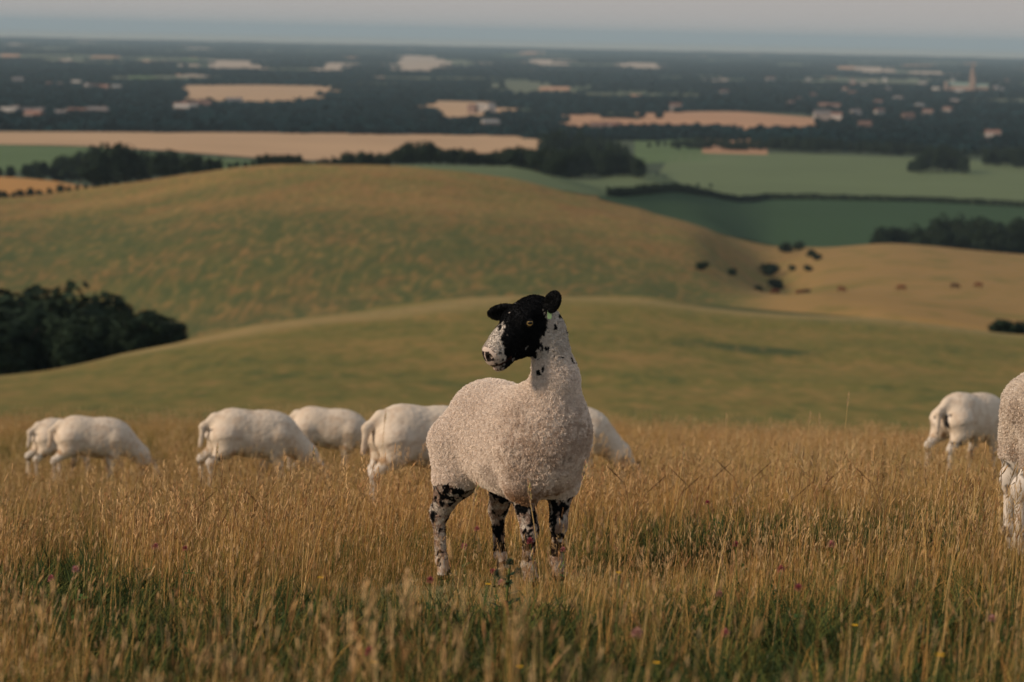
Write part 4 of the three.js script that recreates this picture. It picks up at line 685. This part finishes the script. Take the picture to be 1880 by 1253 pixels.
// ---------- the meadow ----------
function bladeInto(s, rnd, x, z, h, lean, dir, w, c, bend = 0.5, seg = 3) { // a tapering ribbon that leans and bends; returns its tip
  const yaw = rnd() * 6.283, wx = Math.cos(yaw) * w / 2, wz = Math.sin(yaw) * w / 2; let a = -1, b = -1, px = x, py = 0, pz = z, an = lean;
  for (let i = 0; i <= seg; i++) {
    const t = i / seg, k = 1 - 0.72 * t * t, p = s.v(px - wx * k, py, pz - wz * k, c), q = i === seg && seg > 2 && bend > 0.2 ? p : s.v(px + wx * k, py, pz + wz * k, c);
    if (a >= 0) { if (p === q) s.tri(a, b, p); else s.quad(a, b, q, p); } a = p; b = q;
    if (i < seg) { const l = h / seg; px += Math.sin(an) * Math.cos(dir) * l; pz += Math.sin(an) * Math.sin(dir) * l; py += Math.cos(an) * l; an += bend / seg; }
  }
  return [px, py, pz, an];
}
function earInto(s, rnd, [x, y, z, an], dir, len, rad, c) { // a seed head: a slim spindle of spikelets
  const d = [Math.sin(an) * Math.cos(dir), Math.cos(an), Math.sin(an) * Math.sin(dir)], e = [-Math.sin(dir), 0, Math.cos(dir)], f = [d[1] * e[2] - d[2] * e[1], d[2] * e[0] - d[0] * e[2], d[0] * e[1] - d[1] * e[0]];
  const ring = (t, r, o) => [0, 1, 2].map((i) => { const q = i / 3 * 6.283 + o, u = Math.cos(q) * r, v = Math.sin(q) * r; return s.v(x + d[0] * t * len + e[0] * u + f[0] * v, y + d[1] * t * len + e[1] * u + f[1] * v, z + d[2] * t * len + e[2] * u + f[2] * v, c); });
  const b = s.v(x, y, z, c), r1 = ring(0.3, rad, 0), r2 = ring(0.7, rad * 0.8, 1), t = s.v(x + d[0] * len, y + d[1] * len, z + d[2] * len, c);
  for (let i = 0; i < 3; i++) { const j = (i + 1) % 3; s.tri(b, r1[i], r1[j]); s.quad(r1[i], r2[i], r2[j], r1[j]); s.tri(r2[i], t, r2[j]); }
}
function plumeInto(s, rnd, [x, y, z, an], dir, len, c) { // an open plume: short side shoots up the last part of the stem
  for (let i = 0; i < 11; i++) {
    const t = i / 11, q = rnd() * 6.283, sp = (1 - t) * 0.014 + 0.004, bx = x + Math.sin(an) * Math.cos(dir) * t * len, by = y + Math.cos(an) * t * len, bz = z + Math.sin(an) * Math.sin(dir) * t * len;
    const ex = bx + Math.cos(q) * sp, ez = bz + Math.sin(q) * sp, ey = by + 0.016, a = s.v(bx, by, bz, c), b = s.v(ex + 0.0022, ey, ez, c), d = s.v(ex - 0.0011, ey + 0.003, ez + 0.002, c); s.tri(a, b, d);
  }
}
const STRAW = [[0.50, 0.33, 0.125], [0.42, 0.255, 0.09], [0.60, 0.43, 0.20], [0.33, 0.175, 0.065], [0.32, 0.26, 0.085]], EARS = [[0.44, 0.28, 0.13], [0.54, 0.39, 0.21], [0.30, 0.165, 0.08], [0.48, 0.32, 0.17]], LEAF = [[0.054, 0.078, 0.023], [0.034, 0.058, 0.021], [0.10, 0.11, 0.032], [0.026, 0.047, 0.021]], SERE = [[0.30, 0.18, 0.055], [0.38, 0.24, 0.075], [0.18, 0.15, 0.045], [0.12, 0.13, 0.035], [0.085, 0.11, 0.03], [0.10, 0.12, 0.04]];
const pickOf = (rnd, l) => l[Math.floor(rnd() * l.length)];
function clump(seed, kind) {
  const s = new Soup(), rnd = random(seed), n = { stalk: 14, sere: 22, leaf: 26, plume: 6 }[kind], R = { stalk: 0.075, sere: 0.07, leaf: 0.08, plume: 0.08 }[kind];
  for (let i = 0; i < n; i++) {
    const q = rnd() * 6.283, d = Math.sqrt(rnd()) * R, x = Math.cos(q) * d, z = Math.sin(q) * d, dir = rnd() * 6.283;
    if (kind === 'stalk') { const h = 0.20 + 0.22 * rnd(), t = bladeInto(s, rnd, x, z, h, (rnd() - 0.35) * 0.5, dir, 0.0019, pickOf(rnd, STRAW), 0.10 + 0.25 * rnd() * rnd(), 3); if (rnd() < 0.6) earInto(s, rnd, t, dir, 0.025 + 0.035 * rnd(), 0.0015 + 0.0014 * rnd(), pickOf(rnd, EARS)); }
    if (kind === 'plume') { const h = 0.26 + 0.18 * rnd(), t = bladeInto(s, rnd, x, z, h, (rnd() - 0.35) * 0.25, dir, 0.0021, pickOf(rnd, STRAW), 0.1 + 0.2 * rnd(), 3); plumeInto(s, rnd, t, dir, 0.06 + 0.04 * rnd(), pickOf(rnd, EARS)); }
    if (kind === 'sere') bladeInto(s, rnd, x, z, 0.09 + 0.19 * rnd(), 0.1 + 0.5 * rnd(), dir, 0.0032, pickOf(rnd, SERE), 0.5 + 1.1 * rnd(), 3);
    if (kind === 'leaf') bladeInto(s, rnd, x, z, 0.05 + 0.13 * rnd(), 0.1 + 0.6 * rnd(), dir, 0.0042, pickOf(rnd, LEAF), 0.4 + 1.1 * rnd(), 3);
  }
  return s.build();
}
{
  const mat = painted({ roughness: 0.9, side: THREE.DoubleSide }), rnd = random(2024), M = new THREE.Matrix4(), Q = new THREE.Quaternion(), T = new THREE.Quaternion(), up = new THREE.Vector3(0, 1, 0);
  const kinds = { leaf: [[], [], []], sere: [[], [], []], stalk: [[], [], [], []], plume: [[], []] };
  const put = (kind, x, z, s, tone, hue) => { const l = pickOf(rnd, kinds[kind]); Q.setFromAxisAngle(up, rnd() * 6.283); T.setFromAxisAngle(new THREE.Vector3(0.35, 0, -0.94), 0.05 + 0.12 * (noise2(x * 0.5, z * 0.5, 88) - 0.4)); Q.premultiply(T); l.push([M.clone().compose(new THREE.Vector3(x, ground(x, z) - 0.012, z), Q, new THREE.Vector3(s * (0.85 + 0.3 * rnd()), s, s * (0.85 + 0.3 * rnd()))), tone, hue]); };
  for (let r0 = 1.5; r0 < 46; r0 += 0.25) {
    const wide = 13.6 + 14 / r0, area = (2 * wide / DEG) * r0 * 0.25, many = area * lerp(150, 62, smooth(5, 22, r0)), n = Math.floor(many + rnd());
    for (let i = 0; i < n; i++) {
      const [x, z] = at((rnd() * 2 - 1) * wide, r0 + rnd() * 0.25), dryness = 0.5 * fbm2(x * 0.55, z * 0.55, 101, 3) + 0.5 * fbm2(x * 2.3, z * 1.5, 105, 2), far = smooth(6.5, 11, r0), tone = 0.65 + 0.35 * noise2(x * 1.3, z * 1.3, 111) + 0.35 * rnd(), hue = noise2(x * 0.35, z * 0.35, 121);
      const d = 0.5 + (dryness - 0.5) * 1.35 + 0.035 * far + 0.08 * smooth(14, 24, r0) + 0.012 - 0.03 * smooth(7.5, 5.5, r0) - 0.08 * smooth(-0.2, 0.7, x) * smooth(8, 6.6, r0), grazed = smooth(1.1, 0.4, Math.hypot(x - 0.02, (z + 8.3) * 0.6)), by = 0.76 * (1 - 0.5 * grazed); // by: height of the grass, nibbled short where the ewe stands
      put('leaf', x, z, by * (0.8 + 0.7 * rnd() + 0.4 * smooth(0.52, 0.38, dryness)), tone, hue);
      if (rnd() < 0.75 * smooth(0.36, 0.60, d)) put('sere', x + (rnd() - 0.5) * 0.1, z + (rnd() - 0.5) * 0.1, by * (0.8 + 0.5 * rnd()), tone, hue);
      if (rnd() < 0.09 + 0.70 * smooth(0.36, 0.62, d)) put('stalk', x + (rnd() - 0.5) * 0.1, z + (rnd() - 0.5) * 0.1, by * (0.65 + 0.8 * rnd() * rnd() + 0.2 * rnd()), tone, hue);
      if (rnd() < (r0 < 5 ? 0.18 : 0.08) * smooth(0.35, 0.6, d)) put('plume', x, z, by * (0.85 + 0.5 * rnd()), tone, hue);
    }
  }
  const names = { leaf: ['green_grass', 'short green leaf grass at the foot of the dry stems', 'grass'], sere: ['withered_grass', 'withered tan grass blades bent over in the meadow', 'grass'], stalk: ['seeding_grass', 'dry straw coloured seeding grass covering the slope', 'grass'], plume: ['plume_grass', 'dry grass with soft pinkish plumes on the slope', 'grass'] };
  let seed = 500; const C = new THREE.Color();
  for (const [kind, lists] of Object.entries(kinds)) for (const list of lists) {
    const im = new THREE.InstancedMesh(clump(seed += 7, kind), mat, list.length);
    list.forEach(([m, tone, hue], k) => { im.setMatrixAt(k, m); im.setColorAt(k, C.setRGB(tone * (0.92 + 0.16 * hue), tone * (1.03 - 0.06 * hue), tone * (1.06 - 0.12 * hue))); });
    top(im, names[kind][0]); im.castShadow = im.receiveShadow = true; tag(im, names[kind][1], names[kind][2], null, 'stuff');
  }
}
// ---------- flowers and single stalks that stand out of the grass ----------
{
  const rnd = random(909), stemMat = matte([0.10, 0.13, 0.04]), strawMat = matte([0.50, 0.35, 0.16]), mesh = (g, m, n) => { const q = new THREE.Mesh(g, m); q.name = n; return q; };
  const stemGeo = (h, bend, r = 0.0016) => new THREE.TubeGeometry(new THREE.CatmullRomCurve3([new THREE.Vector3(0, -0.02, 0), new THREE.Vector3(bend * 0.2, h * 0.4, 0), new THREE.Vector3(bend * 0.6, h * 0.75, bend * 0.2), new THREE.Vector3(bend, h, bend * 0.3)]), 6, r, 4);
  const bloomGeo = (seed, r, petals) => { // a round head of narrow petals
    const s = new Soup(), q = random(seed);
    for (let i = 0; i < petals; i++) { const u = 1 - 1.5 * (i + 0.5) / petals, a = i * 2.4, k = Math.sqrt(Math.max(0, 1 - u * u)), n = [k * Math.cos(a), u, k * Math.sin(a)], t = [-Math.sin(a), 0, Math.cos(a)], w = r * 0.16, l = r * (0.85 + 0.3 * q()), c = [1, 1, 1].map(() => 0.85 + 0.3 * q()); const A = s.v(n[0] * r * 0.3, n[1] * r * 0.3, n[2] * r * 0.3, c), B = s.v(n[0] * l * 0.8 + t[0] * w, n[1] * l * 0.8 + 0.1 * r, n[2] * l * 0.8 + t[2] * w, c), D = s.v(n[0] * l * 0.8 - t[0] * w, n[1] * l * 0.8 + 0.1 * r, n[2] * l * 0.8 - t[2] * w, c), E = s.v(n[0] * l, n[1] * l + 0.15 * r, n[2] * l, c); s.tri(A, B, D); s.tri(B, E, D); }
    return s.build();
  };
  const daisyGeo = (r) => { const s = new Soup(); for (let i = 0; i < 16; i++) { const a = i / 16 * 6.283, w = 0.16, c = [1, 1, 1]; const A = s.v(0, 0.001, 0, c), B = s.v(Math.cos(a - w) * r * 0.85, 0.003, Math.sin(a - w) * r * 0.85, c), D = s.v(Math.cos(a) * r, 0.0045, Math.sin(a) * r, c), E = s.v(Math.cos(a + w) * r * 0.85, 0.003, Math.sin(a + w) * r * 0.85, c); s.quad(A, B, D, E); } return s.build(); };
  const leaflet = (() => { const s = new Soup(), c = [0.05, 0.095, 0.03]; for (let k = 0; k < 3; k++) { const a = k * 2.09, x = Math.cos(a), z = Math.sin(a), A = s.v(0, 0, 0, c), B = s.v(x * 0.009 - z * 0.006, 0.003, z * 0.009 + x * 0.006, c), D = s.v(x * 0.017, 0.001, z * 0.017, c), E = s.v(x * 0.009 + z * 0.006, 0.003, z * 0.009 - x * 0.006, c); s.quad(A, B, D, E); } return s.build(); })(), leafM = painted({ side: THREE.DoubleSide });
  const pink = [[0.40, 0.15, 0.15], [0.46, 0.24, 0.22], [0.30, 0.07, 0.09]].map((c) => painted({ color: new THREE.Color().setRGB(...c), side: THREE.DoubleSide })), yellow = painted({ color: new THREE.Color().setRGB(0.62, 0.36, 0.03), side: THREE.DoubleSide });
  const balls = [bloomGeo(1, 0.012, 60), bloomGeo(2, 0.014, 60)], sun_ = daisyGeo(0.009), stems = [stemGeo(0.17, 0.02), stemGeo(0.23, -0.03), stemGeo(0.13, 0.015)], heights = [0.17, 0.23, 0.13], bends = [0.02, -0.03, 0.015];
  const plant = (name, head, mat, x, z, k, leaves) => {
    const o = top(new THREE.Group(), name); o.add(mesh(stems[k], stemMat, 'stem')); const b = mesh(head, mat, 'bloom'); b.position.set(bends[k], heights[k] + 0.004, bends[k] * 0.3); o.add(b);
    if (leaves) for (let i = 0; i < 3; i++) { const l = mesh(leaflet, leafM, 'leaf'); l.position.set((rnd() - 0.5) * 0.03, heights[k] * (0.25 + 0.22 * i), (rnd() - 0.5) * 0.03); l.rotation.set(rnd() * 0.8, rnd() * 6, rnd() * 0.8); l.scale.setScalar(1.3); o.add(l); }
    o.position.set(x, ground(x, z), z); o.rotation.y = rnd() * 6.283; return shade(o);
  };
  for (let i = 0; i < 22; i++) {
    const r = 4.6 + 5.2 * Math.pow(rnd(), 1.3), [x, z] = at((rnd() * 2 - 1) * 12, r), tone = Math.floor(rnd() * 3);
    tag(plant('clover', balls[i % 2], pink[tone], x, z, Math.floor(rnd() * 3), true), ['rosy red clover flower low in the dry grass', 'pale pink clover flower low in the dry grass', 'deep crimson clover flower low in the dry grass'][tone], 'flower', 'clover in the meadow');
  }
  for (let i = 0; i < 10; i++) {
    const r = 4.3 + 3.2 * rnd(), [x, z] = at(-9 + 21 * rnd(), r);
    tag(plant('hawkbit', sun_, yellow, x, z, Math.floor(rnd() * 3), false), 'small yellow hawkbit flower in the green grass', 'flower', 'hawkbit in the meadow');
  }
  // tall stalks that rise above the rest
  const spike = (len, rad, dark) => { const s = new Soup(), q = random(Math.round(len * 1e4) + (dark ? 1 : 0)); for (let i = 0; i < 26; i++) { const t = i / 26, a = i * 2.4, r = rad * Math.sin(Math.PI * (0.12 + 0.85 * t)), c = (dark ? [0.10, 0.05, 0.03] : [0.55, 0.40, 0.22]).map((v) => v * (0.8 + 0.4 * q())), y = t * len, x = Math.cos(a) * r, z = Math.sin(a) * r; const A = s.v(0, y - 0.002, 0, c), B = s.v(x - z * 0.4, y + 0.008, z + x * 0.4, c), D = s.v(x * 1.1, y + 0.016, z * 1.1, c), E = s.v(x + z * 0.4, y + 0.008, z - x * 0.4, c); s.quad(A, B, D, E); } return s.build(); };
  const blade = (() => { const s = new Soup(); bladeInto(s, random(4), 0, 0, 0.2, 0.3, 0.5, 0.004, [0.40, 0.27, 0.11], 1.2, 4); return s.build(); })(), earMat = painted({ side: THREE.DoubleSide });
  for (const [az, r, h, bend, dark] of STALKS) {
    const o = top(new THREE.Group(), dark ? 'brown_grass_stalk' : 'tall_grass_stalk'), [x, z] = at(az, r), e = mesh(spike(dark ? 0.10 : 0.085, dark ? 0.0035 : 0.006, dark), earMat, 'seed_head');
    o.add(mesh(stemGeo(h, bend, 0.0014), dark ? matte([0.20, 0.11, 0.06]) : strawMat, 'stem'), mesh(blade, earMat, 'leaf'), e); e.position.set(bend, h - 0.004, bend * 0.3); e.rotation.set(0.06, 0, dark ? (bend > 0 ? -0.8 : 0.8) : -bend * 3);
    o.position.set(x, ground(x, z), z); shade(o);
    tag(o, dark ? 'arching grass stalk with dark brown seed head' : 'tall pale grass stalk with upright seed head above the others', 'grass stalk', dark ? 'brown stalks in the meadow' : 'tall stalks in the meadow');
  }
  { // a thistle in front of the ewe
    const o = top(new THREE.Group(), 'thistle'), s = new Soup(), q = random(61);
    for (let i = 0; i < 14; i++) { const y = 0.03 + i * 0.011, a = i * 2.4, l = 0.07 - 0.003 * i, c = [0.035, 0.06, 0.035]; let pa = s.v(0, y, 0, c), pb = pa; for (let k = 1; k <= 5; k++) { const t = k / 5, w = 0.010 * Math.sin(Math.PI * (0.15 + 0.8 * t)) * (k % 2 ? 1.5 : 0.7), d = l * t, x = Math.cos(a) * d, z = Math.sin(a) * d, yy = y + d * 0.6 - d * d * 4; const A = s.v(x - Math.sin(a) * w, yy, z + Math.cos(a) * w, c), B = s.v(x + Math.sin(a) * w, yy + 0.003 * q(), z - Math.cos(a) * w, c); s.quad(pa, pb, B, A); pa = A; pb = B; } }
    o.add(mesh(stemGeo(0.20, 0.01, 0.004), stemMat, 'stem'), mesh(s.build(), painted({ side: THREE.DoubleSide }), 'leaf'));
    for (const [x, y, z] of [[0.01, 0.21, 0.003], [0.035, 0.185, 0.01], [-0.025, 0.18, 0.02]]) { const b = mesh(bloomGeo(9, 0.016, 70), painted({ color: new THREE.Color().setRGB(0.05, 0.075, 0.045), side: THREE.DoubleSide }), 'bud'); b.position.set(x, y, z); b.scale.y = 1.3; o.add(b); }
    const [x, z] = at(-0.02, 6.95); o.position.set(x, ground(x, z), z); shade(o); tag(o, 'dark green thistle with closed buds in front of the ewe', 'thistle');
  }
}
renderer.render(scene, camera);
